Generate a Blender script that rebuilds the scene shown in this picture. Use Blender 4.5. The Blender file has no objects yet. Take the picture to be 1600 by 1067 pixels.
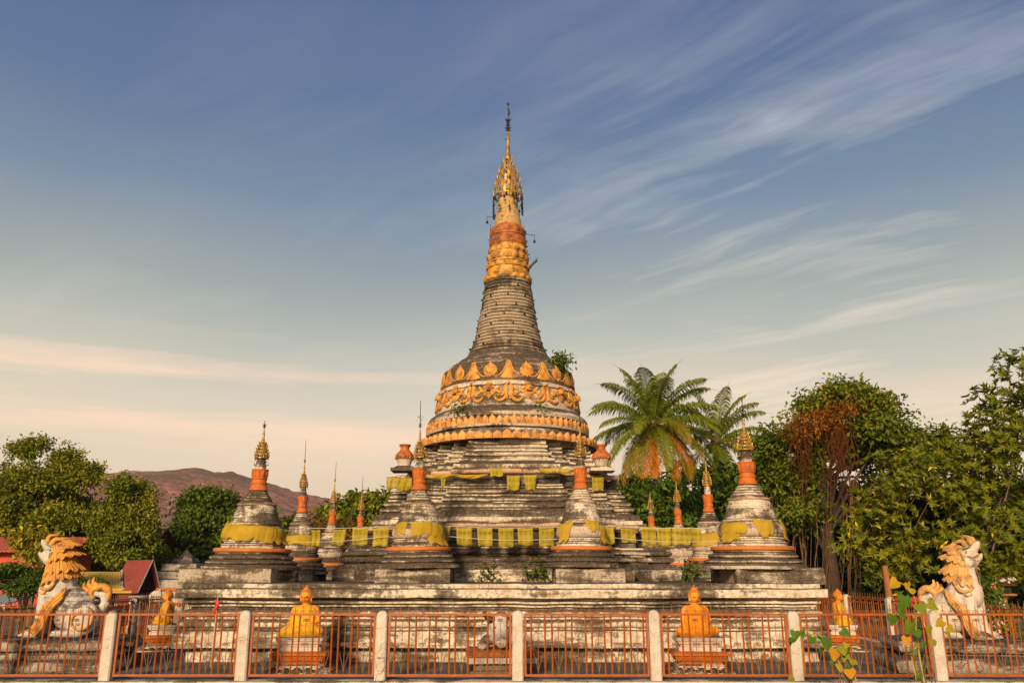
import bpy, bmesh, math, random
import numpy as np
from mathutils import Vector, Matrix, noise

random.seed(7)
SC = bpy.context.scene
COL = SC.collection
R = math.radians
PI = math.pi

# ------------------------------------------------------------------ camera
FPX, CX, CY, HORIZON, EYE = 1300.0, 800.0, 533.5, 895.0, 1.69
PITCH = math.atan((HORIZON - CY) / FPX)
cam_d = bpy.data.cameras.new('camera')
cam_d.sensor_width = 36.0
cam_d.lens = 36.0 * FPX / 1600.0
cam_d.clip_start = 0.1
cam_d.clip_end = 20000
cam = bpy.data.objects.new('camera', cam_d)
cam.location = (0, 0, EYE)
cam.rotation_euler = (PI / 2 + PITCH, 0, 0)
COL.objects.link(cam)
SC.camera = cam

# ------------------------------------------------------------------ exposure
SC.view_settings.view_transform = 'Standard'
SC.view_settings.look = 'None'
SC.view_settings.exposure = 0.36
SC.view_settings.gamma = 1.0
SC.view_settings.use_curve_mapping = False
SC.cycles.max_bounces = 6
SC.cycles.diffuse_bounces = 3
SC.cycles.glossy_bounces = 2
SC.cycles.transmission_bounces = 3
SC.cycles.transparent_max_bounces = 8
SC.cycles.volume_bounces = 0
SC.cycles.use_denoising = True

SUN_ELEV, SUN_AZ = R(21), R(196)      # low warm sun behind the photographer, a little to the right


# ------------------------------------------------------------------ node helper
def nd(nt, typ, ins=None, props=None):
    n = nt.nodes.new(typ)
    for k, v in (props or {}).items():
        setattr(n, k, v)
    for k, v in (ins or {}).items():
        s = n.inputs[k]
        if isinstance(v, bpy.types.NodeSocket):
            nt.links.new(v, s)
        elif isinstance(v, bpy.types.Node):
            nt.links.new(v.outputs[0], s)
        else:
            if s.type == 'RGBA' and len(v) == 3:
                v = (*v, 1)
            s.default_value = v
    return n


def mth(nt, op, a, b=0.0, clamp=False):
    return nd(nt, 'ShaderNodeMath', {0: a, 1: b}, {'operation': op, 'use_clamp': clamp}).outputs[0]


def mixc(nt, f, a, b, blend='MIX'):
    return nd(nt, 'ShaderNodeMix', {0: f, 6: a, 7: b}, {'data_type': 'RGBA', 'blend_type': blend}).outputs[2]


def ramp(nt, fac, stops, interp='LINEAR'):
    n = nd(nt, 'ShaderNodeValToRGB', {0: fac})
    cr = n.color_ramp
    cr.interpolation = interp
    while len(cr.elements) < len(stops):
        cr.elements.new(0.5)
    for e, (p, c) in zip(cr.elements, stops):
        e.position = p
        e.color = (*c, 1) if not isinstance(c, (int, float)) else (c, c, c, 1)
    return n.outputs[0]


def mapping(nt, vec, scale=(1, 1, 1), rot=(0, 0, 0), loc=(0, 0, 0)):
    return nd(nt, 'ShaderNodeMapping', {0: vec, 'Location': loc, 'Rotation': rot, 'Scale': scale}).outputs[0]


def tnoise(nt, vec, scale, detail=6, rough=0.6, dist=0.0):
    return nd(nt, 'ShaderNodeTexNoise', {'Vector': vec, 'Scale': scale, 'Detail': detail, 'Roughness': rough,
                                         'Distortion': dist}).outputs[0]


# ------------------------------------------------------------------ world: Nishita sky graded with evening colours and cirrus
wd = bpy.data.worlds.new('World')
SC.world = wd
wd.use_nodes = True
nt = wd.node_tree
nt.nodes.clear()
tc = nd(nt, 'ShaderNodeTexCoord').outputs['Generated']
sep = nd(nt, 'ShaderNodeSeparateXYZ', {0: tc})
dx, dy, dz = sep.outputs
sky = nd(nt, 'ShaderNodeTexSky', None, {'sky_type': 'NISHITA', 'sun_disc': False, 'sun_elevation': SUN_ELEV,
                                        'sun_rotation': SUN_AZ, 'air_density': 1.4, 'dust_density': 2.5})
nish = mixc(nt, 1.0, sky.outputs[0], (0.10, 0.10, 0.10), 'MULTIPLY')
big = tnoise(nt, mapping(nt, tc, (1.2, 1.2, 2.6)), 1.5, 3, 0.5)
elev = mth(nt, 'ADD', dz, mth(nt, 'MULTIPLY', mth(nt, 'SUBTRACT', big, 0.5), 0.10))
grad = ramp(nt, elev, [(0.0, (.76, .58, .42)), (.10, (.80, .63, .45)), (.165, (.77, .64, .475)), (.215, (.65, .585, .455)),
                       (.275, (.48, .48, .41)), (.34, (.305, .345, .345)), (.42, (.160, .235, .330)),
                       (.52, (.092, .152, .288)), (.64, (.068, .112, .255)), (1.0, (.05, .09, .24))])
base = mixc(nt, 0.86, nish, grad)
# cirrus on a plane high above: direction projected on it, so streaks converge towards the horizon
zc = mth(nt, 'MAXIMUM', dz, 0.06)
pl = nd(nt, 'ShaderNodeCombineXYZ', {0: mth(nt, 'DIVIDE', dx, zc), 1: mth(nt, 'DIVIDE', dy, zc), 2: 0.0}).outputs[0]
warp = nd(nt, 'ShaderNodeTexNoise', {'Vector': pl, 'Scale': 0.7, 'Detail': 3})
plw = nd(nt, 'ShaderNodeVectorMath', {0: pl, 1: nd(nt, 'ShaderNodeVectorMath', {0: warp.outputs[1], 'Scale': 0.55},
                                                   {'operation': 'SCALE'}).outputs[0]}, {'operation': 'ADD'}).outputs[0]
c1 = tnoise(nt, mapping(nt, mapping(nt, plw, (1, 1, 1), (0, 0, R(46))), (0.42, 2.5, 1), (0, 0, 0), (3.1, 1.7, 0)), 1.15, 9, 0.62, 0.25)
c2 = tnoise(nt, mapping(nt, plw, (0.6, 1.0, 1), (0, 0, R(35)), (7.3, 2.2, 0)), 0.75, 5, 0.55)
streak = ramp(nt, mth(nt, 'MULTIPLY', c1, ramp(nt, c2, [(.36, 0.55), (.66, 1.0)])), [(.365, 0.0), (.62, 0.92)])
side = ramp(nt, mth(nt, 'ADD', mth(nt, 'MULTIPLY', dx, 0.8), 0.5), [(.42, 0.16), (.72, 1.0)])
streak = mth(nt, 'MULTIPLY', streak, mth(nt, 'MULTIPLY', side, ramp(nt, dz, [(.44, 1.0), (.60, .45)])))
ccol = ramp(nt, dz, [(0.0, (.90, .66, .47)), (.2, (.84, .69, .53)), (.32, (.66, .62, .54)), (.48, (.56, .57, .58)), (.7, (.36, .38, .45))])
c0 = mixc(nt, mth(nt, 'MULTIPLY', streak, 0.95), base, ccol)
# long low bands of pink cloud over the horizon
b1 = tnoise(nt, mapping(nt, tc, (1.3, 1.3, 17), (0, R(2), 0), (0.4, 0, 3.3)), 1.6, 6, 0.5)
bandz = ramp(nt, dz, [(.10, 0.0), (.15, 1.0), (.21, 1.0), (.27, 0.0)])
band = mth(nt, 'MULTIPLY', ramp(nt, b1, [(.46, 0.0), (.62, 0.85)]), bandz)
bandL = ramp(nt, mth(nt, 'ADD', mth(nt, 'MULTIPLY', dx, -0.8), 0.5), [(.35, 0.25), (.65, 1.0)])
c0 = mixc(nt, mth(nt, 'MULTIPLY', band, bandL), c0, (.93, .67, .49))
bg = nd(nt, 'ShaderNodeBackground', {0: c0, 1: 0.90})
nd(nt, 'ShaderNodeOutputWorld', {0: bg.outputs[0]})

# ------------------------------------------------------------------ sun
sd = bpy.data.lights.new('sun', 'SUN')
sd.energy = 4.5
sd.angle = R(10)
sd.color = (1.0, 0.795, 0.53)
sun = bpy.data.objects.new('sun', sd)
sv = Vector((math.sin(SUN_AZ) * math.cos(SUN_ELEV), math.cos(SUN_AZ) * math.cos(SUN_ELEV), math.sin(SUN_ELEV)))
sun.rotation_euler = sv.to_track_quat('Z', 'Y').to_euler()
sun.location = (-10, -20, 30)
COL.objects.link(sun)

_c, _s = math.cos(PITCH), math.sin(PITCH)


def P(px, py, Y):
    """photo pixel (1600 wide) at forward distance Y -> world X, Z (used while surveying the place from the photograph)"""
    u, v = (px - CX) / FPX, -(py - CY) / FPX
    t = Y / (_c - v * _s)
    return u * t, EYE + (_s + v * _c) * t


def PX(px, py, Y):
    return P(px, py, Y)[0]


def PZ(px, py, Y):
    return P(px, py, Y)[1]


# ------------------------------------------------------------------ mesh helper
class MB:
    def __init__(self):
        self.v, self.f = [], []

    def add(self, vs, fs):
        o = len(self.v)
        self.v += [tuple(p) for p in vs]
        self.f += [tuple(i + o for i in f) for f in fs]
        return self

    def box(self, c, s, rz=0.0, top=1.0):
        x, y, z = s[0] / 2, s[1] / 2, s[2] / 2
        pts = [(-x, -y, -z), (x, -y, -z), (x, y, -z), (-x, y, -z), (-x * top, -y * top, z), (x * top, -y * top, z),
               (x * top, y * top, z), (-x * top, y * top, z)]
        ca, sa = math.cos(rz), math.sin(rz)
        pts = [(c[0] + a * ca - b * sa, c[1] + a * sa + b * ca, c[2] + d) for a, b, d in pts]
        return self.add(pts, [(3, 2, 1, 0), (4, 5, 6, 7), (0, 1, 5, 4), (1, 2, 6, 5), (2, 3, 7, 6), (3, 0, 4, 7)])

    def loft(self, rings, cap0=False, cap1=False, close=True):
        n = len(rings[0])
        vs = [p for r in rings for p in r]
        fs = []
        m = n if close else n - 1
        for k in range(len(rings) - 1):
            a, b = k * n, (k + 1) * n
            for i in range(m):
                j = (i + 1) % n
                fs.append((a + i, a + j, b + j, b + i))
        if cap0:
            fs.append(tuple(range(n - 1, -1, -1)))
        if cap1:
            fs.append(tuple(range((len(rings) - 1) * n, len(rings) * n)))
        return self.add(vs, fs)

    def lathe(self, prof, n=32, c=(0, 0, 0), cap0=False, cap1=False, mod=None, sx=1.0, sy=1.0):
        rings = []
        for z, r in prof:
            ring = []
            for i in range(n):
                a = 2 * PI * i / n
                q = r * (mod(a, z) if mod else 1.0)
                ring.append((c[0] + q * math.sin(a) * sx, c[1] - q * math.cos(a) * sy, c[2] + z))
            ring.reverse()
            rings.append(ring)
        rings = [list(reversed(r)) for r in rings]
        return self.loft(rings, cap0, cap1)

    def tube(self, pts, rad, n=6, cap=True):
        pts = [Vector(p) for p in pts]
        if not isinstance(rad, (list, tuple)):
            rad = [rad] * len(pts)
        rings = []
        up = Vector((0, 0, 1))
        prev = None
        for i, p in enumerate(pts):
            d = (pts[min(i + 1, len(pts) - 1)] - pts[max(i - 1, 0)])
            if d.length < 1e-9:
                d = Vector((0, 0, 1))
            d.normalize()
            if prev is None:
                a = d.cross(up if abs(d.z) < .95 else Vector((1, 0, 0))).normalized()
            else:
                a = (prev - d * prev.dot(d))
                a = a.normalized() if a.length > 1e-6 else d.orthogonal().normalized()
            prev = a
            b = d.cross(a)
            rings.append([p + (a * math.cos(2 * PI * k / n) + b * math.sin(2 * PI * k / n)) * rad[i] for k in range(n)])
        return self.loft(rings, cap, cap)

    def ball(self, c, r, n=14, m=9, rot=None):
        if not isinstance(r, (list, tuple)):
            r = (r, r, r)
        vs = []
        for j in range(m + 1):
            t = PI * j / m
            for i in range(n):
                a = 2 * PI * i / n
                p = Vector((r[0] * math.sin(t) * math.cos(a), r[1] * math.sin(t) * math.sin(a), -r[2] * math.cos(t)))
                if rot is not None:
                    p = rot @ p
                vs.append((c[0] + p.x, c[1] + p.y, c[2] + p.z))
        fs = []
        for j in range(m):
            for i in range(n):
                k = (i + 1) % n
                fs.append((j * n + i, j * n + k, (j + 1) * n + k, (j + 1) * n + i))
        return self.add(vs, fs)

    def cap(self, p, q, r0, r1=None, n=12):
        """tapered capsule"""
        p, q = Vector(p), Vector(q)
        r1 = r0 if r1 is None else r1
        d = (q - p)
        L = d.length
        d.normalize()
        pts, rad = [], []
        for k in range(5):
            a = PI / 2 * k / 5
            pts.append(p - d * r0 * math.cos(a)); rad.append(max(r0 * math.sin(a), .001))
        for k in range(5):
            pts.append(p + d * L * k / 4); rad.append(r0 + (r1 - r0) * k / 4)
        for k in range(4, -1, -1):
            a = PI / 2 * k / 5
            pts.append(q + d * r1 * math.cos(a)); rad.append(max(r1 * math.sin(a), .001))
        return self.tube(pts, rad, n)

    def jitter(self, amp, freq=1.4, amp2=0.0, freq2=6.0, org=(0, 0, 0)):
        out = []
        for p in self.v:
            q = Vector(p) + Vector(org)
            d = noise.noise_vector(q * freq) * amp
            if amp2:
                d += noise.noise_vector(q * freq2) * amp2
            out.append((p[0] + d.x, p[1] + d.y, p[2] + d.z * .7))
        self.v = out
        return self

    def build(self, name, mat, parent=None, smooth=35, loc=None):
        me = bpy.data.meshes.new(name)
        me.from_pydata(self.v, [], self.f)
        me.validate()
        bm = bmesh.new(); bm.from_mesh(me)
        bmesh.ops.recalc_face_normals(bm, faces=bm.faces)
        bm.to_mesh(me); bm.free()
        me.materials.append(mat)
        if smooth:
            me.shade_smooth()
            me.set_sharp_from_angle(angle=R(smooth))
        o = bpy.data.objects.new(name, me)
        COL.objects.link(o)
        if parent:
            o.parent = parent
        if loc:
            o.location = loc
        return o


def tag(o, label=None, cat=None, group=None, kind=None):
    for k, v in (('label', label), ('category', cat), ('group', group), ('kind', kind)):
        if v:
            o[k] = v
    return o


def thing(name, label, cat, loc=(0, 0, 0), rz=0.0, group=None, scale=None):
    o = bpy.data.objects.new(name, None)
    o.empty_display_size = .2
    COL.objects.link(o)
    o.location = loc
    o.rotation_euler = (0, 0, rz)
    if scale:
        o.scale = scale
    return tag(o, label, cat, group)


def dup(root, loc=None, rz=None, label=None, group=None, scale=None):
    r = root.copy()
    COL.objects.link(r)
    if loc is not None:
        r.location = loc
    if rz is not None:
        r.rotation_euler = (0, 0, rz)
    if scale is not None:
        r.scale = scale
    if label:
        r['label'] = label
    if group:
        r['group'] = group
    for ch in list(root.children):
        c = ch.copy(); COL.objects.link(c); c.parent = r
        for g in list(ch.children):
            d = g.copy(); COL.objects.link(d); d.parent = c
    return r


def sculpt(name, mb, voxel, mat, parent=None, smooth=4):
    """merge overlapping volumes into one continuous skin"""
    me = bpy.data.meshes.new('tmp'); me.from_pydata(mb.v, [], mb.f); me.update()
    bm = bmesh.new(); bm.from_mesh(me)
    bmesh.ops.recalc_face_normals(bm, faces=bm.faces)
    bm.to_mesh(me); bm.free()
    t = bpy.data.objects.new('tmp', me); COL.objects.link(t)
    m = t.modifiers.new('r', 'REMESH'); m.mode = 'VOXEL'; m.voxel_size = voxel
    s = t.modifiers.new('s', 'SMOOTH'); s.iterations = smooth; s.factor = .5
    dg = bpy.context.evaluated_depsgraph_get()
    out = bpy.data.meshes.new_from_object(t.evaluated_get(dg))
    bpy.data.objects.remove(t)
    out.name = name
    out.materials.clear(); out.materials.append(mat)
    out.shade_smooth()
    o = bpy.data.objects.new(name, out); COL.objects.link(o)
    if parent:
        o.parent = parent
    return o


# ------------------------------------------------------------------ materials
def new_mat(name):
    m = bpy.data.materials.new(name)
    m.use_nodes = True
    m.node_tree.nodes.clear()
    return m, m.node_tree


def finish(nt, shader, disp=None):
    nd(nt, 'ShaderNodeOutputMaterial', {0: shader})


def plaster(name, light=(.78, .64, .475), mid=(.25, .175, .11), dark=(.024, .017, .012), cover=.5, scale=1.0, up=.16, bump=.75,
            warm=(.50, .30, .17)):
    """limewashed render blackened by mould: world-space patches, drips and horizontal runs"""
    m, nt = new_mat(name)
    geo = nd(nt, 'ShaderNodeNewGeometry')
    pos, nor = geo.outputs['Position'], geo.outputs['Normal']
    n1 = tnoise(nt, mapping(nt, pos, (1, 1, 2.0)), 0.85 * scale, 9, .66, .4)
    n2 = tnoise(nt, mapping(nt, pos, (3.2, 3.2, .42)), 1.7 * scale, 7, .6)
    n4 = tnoise(nt, mapping(nt, pos, (.55, .55, 6.5)), 1.5 * scale, 7, .62, .2)
    n3 = tnoise(nt, pos, 16 * scale, 8, .68)
    nz = nd(nt, 'ShaderNodeSeparateXYZ', {0: nor}).outputs[2]
    up_f = mth(nt, 'MULTIPLY', mth(nt, 'MAXIMUM', nz, 0.0), up)
    n5 = tnoise(nt, mapping(nt, pos, (.55, .55, 1.0)), .9 * scale, 3, .5)
    s = mth(nt, 'ADD', mth(nt, 'MULTIPLY', n1, .42), mth(nt, 'ADD', mth(nt, 'MULTIPLY', n2, .20), mth(nt, 'MULTIPLY', n4, .30)))
    s = mth(nt, 'ADD', s, mth(nt, 'MULTIPLY', mth(nt, 'SUBTRACT', n5, .5), .42))
    x_cover = nd(nt, 'ShaderNodeMapRange', {0: nd(nt, 'ShaderNodeSeparateXYZ', {0: pos}).outputs[0], 1: 1.0, 2: -7.0, 3: .022, 4: .062}).outputs[0]  # stain cover rises steadily from right to left
    s = mth(nt, 'ADD', s, x_cover)
    s = mth(nt, 'ADD', s, mth(nt, 'ADD', up_f, mth(nt, 'MULTIPLY', mth(nt, 'SUBTRACT', n3, .5), .22)))
    k = cover
    g = ramp(nt, s, [(.650 - .30 * k, 0.0), (.680 - .30 * k, .60), (.730 - .30 * k, 1.0)])
    tone = ramp(nt, tnoise(nt, pos, 2.6 * scale, 6, .6), [(.32, light), (.56, tuple(a * .80 for a in light)), (.72, warm)])
    grime = ramp(nt, n3, [(.40, 0.0), (.66, .70)])
    col = mixc(nt, grime, tone, mid)
    stain = mixc(nt, ramp(nt, n3, [(.36, 0.0), (.74, .75)]), dark, mid)
    col = mixc(nt, g, col, stain)
    cr = nd(nt, 'ShaderNodeTexVoronoi', {'Vector': nd(nt, 'ShaderNodeVectorMath', {0: pos, 1: nd(nt, 'ShaderNodeTexNoise', {'Vector': pos, 'Scale': 3.0}).outputs[1]},
                                                      {'operation': 'ADD'}).outputs[0], 'Scale': 1.3}, {'feature': 'DISTANCE_TO_EDGE'}).outputs[0]
    crack = ramp(nt, cr, [(0.0, .8), (.012, 0.0)])
    crack = mth(nt, 'MULTIPLY', crack, ramp(nt, tnoise(nt, pos, .7, 2), [(.5, 0.0), (.6, 1.0)]))
    col = mixc(nt, crack, col, dark)
    h = mth(nt, 'ADD', mth(nt, 'MULTIPLY', n3, .6), mth(nt, 'ADD', mth(nt, 'MULTIPLY', n1, .8), mth(nt, 'MULTIPLY', crack, -.6)))
    bp = nd(nt, 'ShaderNodeBump', {'Strength': bump, 'Distance': .035, 'Height': h})
    b = nd(nt, 'ShaderNodeBsdfPrincipled', {'Base Color': col, 'Roughness': .93, 'Specular IOR Level': .2, 'Normal': bp.outputs[0]})
    finish(nt, b.outputs[0])
    return m


def paint(name, col, worn=(.18, .11, .06), amt=.5, rough=.55, metal=0.0, scale=1.0, bump=.25, spec=.4, col2=None):
    """old paint with faded and dirty patches"""
    m, nt = new_mat(name)
    pos = nd(nt, 'ShaderNodeNewGeometry').outputs['Position']
    n1 = tnoise(nt, mapping(nt, pos, (1, 1, 1.6)), 3.5 * scale, 8, .65, .3)
    n2 = tnoise(nt, pos, 22 * scale, 6, .65)
    c2 = col2 or tuple(min(1, a * .72) for a in col)
    c = mixc(nt, ramp(nt, n1, [(.38, 0.0), (.66, 1.0)]), col, c2)
    n3 = tnoise(nt, mapping(nt, pos, (2.2, 2.2, .5)), 2.6 * scale, 6, .6)
    g = ramp(nt, mth(nt, 'ADD', mth(nt, 'ADD', mth(nt, 'MULTIPLY', n1, .40), mth(nt, 'MULTIPLY', n2, .25)), mth(nt, 'MULTIPLY', n3, .35)), [(.63 - .18 * amt, 0.0), (.72 - .18 * amt, .92)])
    c = mixc(nt, g, c, worn)
    bp = nd(nt, 'ShaderNodeBump', {'Strength': bump, 'Distance': .012, 'Height': mth(nt, 'ADD', n2, n1)})
    ro = ramp(nt, n2, [(.3, rough * .85), (.7, min(1, rough * 1.25))])
    b = nd(nt, 'ShaderNodeBsdfPrincipled', {'Base Color': c, 'Roughness': ro, 'Metallic': metal, 'Specular IOR Level': spec, 'Normal': bp.outputs[0]})
    finish(nt, b.outputs[0])
    return m


def leaf_mat(name, cols, trans=.35, rough=.5):
    """leaf colours picked per leaf through the 'tint' attribute"""
    m, nt = new_mat(name)
    at = nd(nt, 'ShaderNodeAttribute', None, {'attribute_name': 'tint'}).outputs['Fac']
    k = len(cols) - 1
    c = ramp(nt, at, [(i / k, q) for i, q in enumerate(cols)])
    d = nd(nt, 'ShaderNodeBsdfPrincipled', {'Base Color': c, 'Roughness': min(.7, rough + .12), 'Specular IOR Level': .14})
    t = nd(nt, 'ShaderNodeBsdfTranslucent', {0: mixc(nt, 1.0, c, (1.0, 1.1, .45), 'MULTIPLY')})
    mx = nd(nt, 'ShaderNodeMixShader', {0: trans, 1: d.outputs[0], 2: t.outputs[0]})
    finish(nt, mx.outputs[0])
    return m


def cloth_mat(name, col, dark, alpha=.78, pattern=True):
    m, nt = new_mat(name)
    tcn = nd(nt, 'ShaderNodeTexCoord').outputs['Object']
    pos = nd(nt, 'ShaderNodeNewGeometry').outputs['Position']
    n = tnoise(nt, pos, 4, 5)
    c = mixc(nt, ramp(nt, n, [(.35, 0.0), (.7, .7)]), col, tuple(a * .7 for a in col))
    if pattern:
        w = nd(nt, 'ShaderNodeTexVoronoi', {'Vector': mapping(nt, tcn, (9, 1, 6.5)), 'Scale': 1.0, 'Randomness': .25}, {'feature': 'F1'}).outputs[0]
        c = mixc(nt, ramp(nt, w, [(.20, .6), (.50, 0.0)]), c, dark)
    d = nd(nt, 'ShaderNodeBsdfPrincipled', {'Base Color': c, 'Roughness': .85, 'Specular IOR Level': .1})
    t = nd(nt, 'ShaderNodeBsdfTranslucent', {0: c})
    mx = nd(nt, 'ShaderNodeMixShader', {0: .35, 1: d.outputs[0], 2: t.outputs[0]})
    tr = nd(nt, 'ShaderNodeBsdfTransparent')
    m2 = nd(nt, 'ShaderNodeMixShader', {0: alpha, 1: tr.outputs[0], 2: mx.outputs[0]})
    finish(nt, m2.outputs[0])
    return m


def bark_mat(name, a, b, scale=1.0):
    m, nt = new_mat(name)
    pos = nd(nt, 'ShaderNodeNewGeometry').outputs['Position']
    n = tnoise(nt, mapping(nt, pos, (1, 1, .3)), 9 * scale, 7, .65)
    c = ramp(nt, n, [(.3, a), (.7, b)])
    bp = nd(nt, 'ShaderNodeBump', {'Strength': .8, 'Distance': .04, 'Height': n})
    d = nd(nt, 'ShaderNodeBsdfPrincipled', {'Base Color': c, 'Roughness': .9, 'Normal': bp.outputs[0]})
    finish(nt, d.outputs[0])
    return m


M = {}
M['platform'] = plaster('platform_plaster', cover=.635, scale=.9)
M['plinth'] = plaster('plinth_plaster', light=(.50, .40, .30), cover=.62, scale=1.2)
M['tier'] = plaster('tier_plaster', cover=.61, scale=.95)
M['tier_dark'] = plaster('dark_plaster', light=(.24, .175, .12), mid=(.10, .075, .05), cover=.78, scale=1.1)  # darker plaster tones, used on the recessed walls and a pedestal foot
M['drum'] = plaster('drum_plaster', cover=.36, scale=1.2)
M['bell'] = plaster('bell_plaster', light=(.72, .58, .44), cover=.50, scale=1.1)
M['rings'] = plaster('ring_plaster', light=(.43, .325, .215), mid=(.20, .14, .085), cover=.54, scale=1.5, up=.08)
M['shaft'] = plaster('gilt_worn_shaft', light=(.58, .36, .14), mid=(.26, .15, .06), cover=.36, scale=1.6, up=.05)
M['mane'] = paint('peach_mane_paint', (.64, .34, .10), (.20, .10, .04), .70, .6, scale=1.3, col2=(.50, .22, .05), bump=.6)
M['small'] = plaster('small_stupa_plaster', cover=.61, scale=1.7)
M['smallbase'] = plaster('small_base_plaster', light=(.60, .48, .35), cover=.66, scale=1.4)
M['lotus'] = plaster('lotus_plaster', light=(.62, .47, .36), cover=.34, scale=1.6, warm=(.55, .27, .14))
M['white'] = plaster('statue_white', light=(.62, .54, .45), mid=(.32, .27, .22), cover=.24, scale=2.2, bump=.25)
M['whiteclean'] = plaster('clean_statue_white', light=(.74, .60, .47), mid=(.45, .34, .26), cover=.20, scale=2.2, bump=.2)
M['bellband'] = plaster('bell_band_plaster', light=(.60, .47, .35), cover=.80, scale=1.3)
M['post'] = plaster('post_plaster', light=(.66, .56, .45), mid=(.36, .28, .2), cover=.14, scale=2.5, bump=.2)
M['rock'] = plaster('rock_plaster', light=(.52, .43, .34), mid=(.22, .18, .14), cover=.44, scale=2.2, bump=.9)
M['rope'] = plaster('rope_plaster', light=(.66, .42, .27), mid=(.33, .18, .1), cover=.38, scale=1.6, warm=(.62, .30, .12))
M['orange'] = paint('orange_paint', (.54, .125, .008), (.20, .075, .025), .62, .65, scale=1.5, bump=.5, col2=(.38, .08, .006))
M['orange_dk'] = paint('burnt_orange_paint', (.47, .12, .011), (.13, .055, .025), .85, .6, scale=1.2)
M['ring_or'] = paint('orange_band_paint', (.54, .16, .028), (.33, .17, .10), .4, .65)
M['ornament'] = paint('ornament_paint', (.62, .28, .032), (.13, .06, .025), .66, .6, scale=1.1, col2=(.42, .15, .02), bump=.6)
M['petal'] = paint('petal_paint', (.64, .32, .075), (.20, .10, .045), .72, .65, scale=1.2, col2=(.58, .19, .03), bump=.6)
M['gold'] = paint('gold_paint', (.62, .28, .028), (.10, .05, .018), .85, .55, .05, col2=(.50, .21, .02))
M['gilt'] = paint('gilt_metal', (.38, .20, .025), (.055, .032, .012), .75, .42, .25, col2=(.42, .22, .03))
M['iron'] = paint('dark_iron', (.045, .035, .025), (.09, .05, .03), .5, .6, .5)
M['fence'] = paint('orange_fence_paint', (.37, .078, .003), (.15, .05, .012), .46, .5, scale=2)
M['rust'] = paint('rust_scroll_paint', (.26, .10, .03), (.09, .05, .03), .5, .6, scale=2)
M['buddha'] = paint('amber_statue_paint', (.66, .25, .012), (.34, .12, .02), .45, .45, scale=2.0, col2=(.70, .22, .015))
M['robe_y'] = paint('yellow_robe_cloth', (.66, .35, .015), (.36, .17, .015), .62, .85, scale=3, col2=(.56, .25, .015), spec=.1, bump=.6)
M['robe_o'] = paint('orange_robe_cloth', (.70, .22, .008), (.42, .12, .008), .55, .85, scale=3, spec=.1, bump=.6)
M['flag'] = cloth_mat('yellow_flag_cloth', (.62, .47, .05), (.30, .20, .02), .74)
M['sash'] = cloth_mat('yellow_sash_cloth', (.74, .49, .045), (.4, .25, .02), .60, False)
M['cord'] = paint('white_cord', (.6, .52, .4), (.3, .25, .2), .3, .8)
# ------------------------------------------------------------------ the ground
def ground_mat():
    m, nt = new_mat('dry_ground')
    pos = nd(nt, 'ShaderNodeNewGeometry').outputs['Position']
    n = tnoise(nt, pos, .6, 9, .65); n2 = tnoise(nt, pos, 9, 6, .7)
    c = ramp(nt, n, [(.35, (.05, .055, .02)), (.5, (.11, .085, .045)), (.65, (.20, .15, .09))])
    c = mixc(nt, ramp(nt, n2, [(.4, 0.0), (.8, .6)]), c, (.05, .04, .02))
    bp = nd(nt, 'ShaderNodeBump', {'Strength': .6, 'Distance': .05, 'Height': n2})
    finish(nt, nd(nt, 'ShaderNodeBsdfPrincipled', {'Base Color': c, 'Roughness': .95, 'Normal': bp.outputs[0]}).outputs[0])
    return m


def floor_mat():
    m, nt = new_mat('worn_concrete_floor')
    pos = nd(nt, 'ShaderNodeNewGeometry').outputs['Position']
    n = tnoise(nt, pos, .9, 9, .65); n2 = tnoise(nt, pos, 14, 6, .7)
    c = ramp(nt, n, [(.34, (.045, .034, .022)), (.5, (.10, .075, .05)), (.68, (.19, .15, .11))])
    c = mixc(nt, ramp(nt, n2, [(.45, 0.0), (.8, .6)]), c, (.05, .045, .02))
    bp = nd(nt, 'ShaderNodeBump', {'Strength': .5, 'Distance': .02, 'Height': n2})
    finish(nt, nd(nt, 'ShaderNodeBsdfPrincipled', {'Base Color': c, 'Roughness': .9, 'Normal': bp.outputs[0]}).outputs[0])
    return m


M['ground'] = ground_mat()
M['floor'] = floor_mat()
g = MB().add([(-1700, -700, -.06), (1700, -700, -.06), (1700, 1280, -.06), (-1700, 1280, -.06)], [(0, 1, 2, 3)])
tag(g.build('ground', M['ground']), kind='structure')
XF = 9.45
f = MB().add([(-XF, 14.9, 0), (XF + .1, 14.9, 0), (XF + .1, 36, 0), (-XF, 36, 0)], [(0, 1, 2, 3)])
tag(f.build('courtyard_floor', M['floor']), kind='structure')


def hill_mat():
    m, nt = new_mat('sunset_tinted_forest')
    pos = nd(nt, 'ShaderNodeNewGeometry').outputs['Position']
    n = tnoise(nt, pos, .10, 8, .75); n2 = tnoise(nt, pos, .012, 6, .6)
    c = ramp(nt, n, [(.40, (.17, .085, .06)), (.50, (.52, .18, .125)), (.60, (.74, .34, .25))])  # sunset pink and hazy paleness put into the forest colour
    c = mixc(nt, ramp(nt, n2, [(.46, 0.0), (.62, .75)]), c, (.15, .11, .07))
    bp = nd(nt, 'ShaderNodeBump', {'Strength': 1.0, 'Distance': 16.0, 'Height': n})
    finish(nt, nd(nt, 'ShaderNodeBsdfPrincipled', {'Base Color': c, 'Roughness': 1.0, 'Normal': bp.outputs[0]}).outputs[0])
    return m


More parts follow.
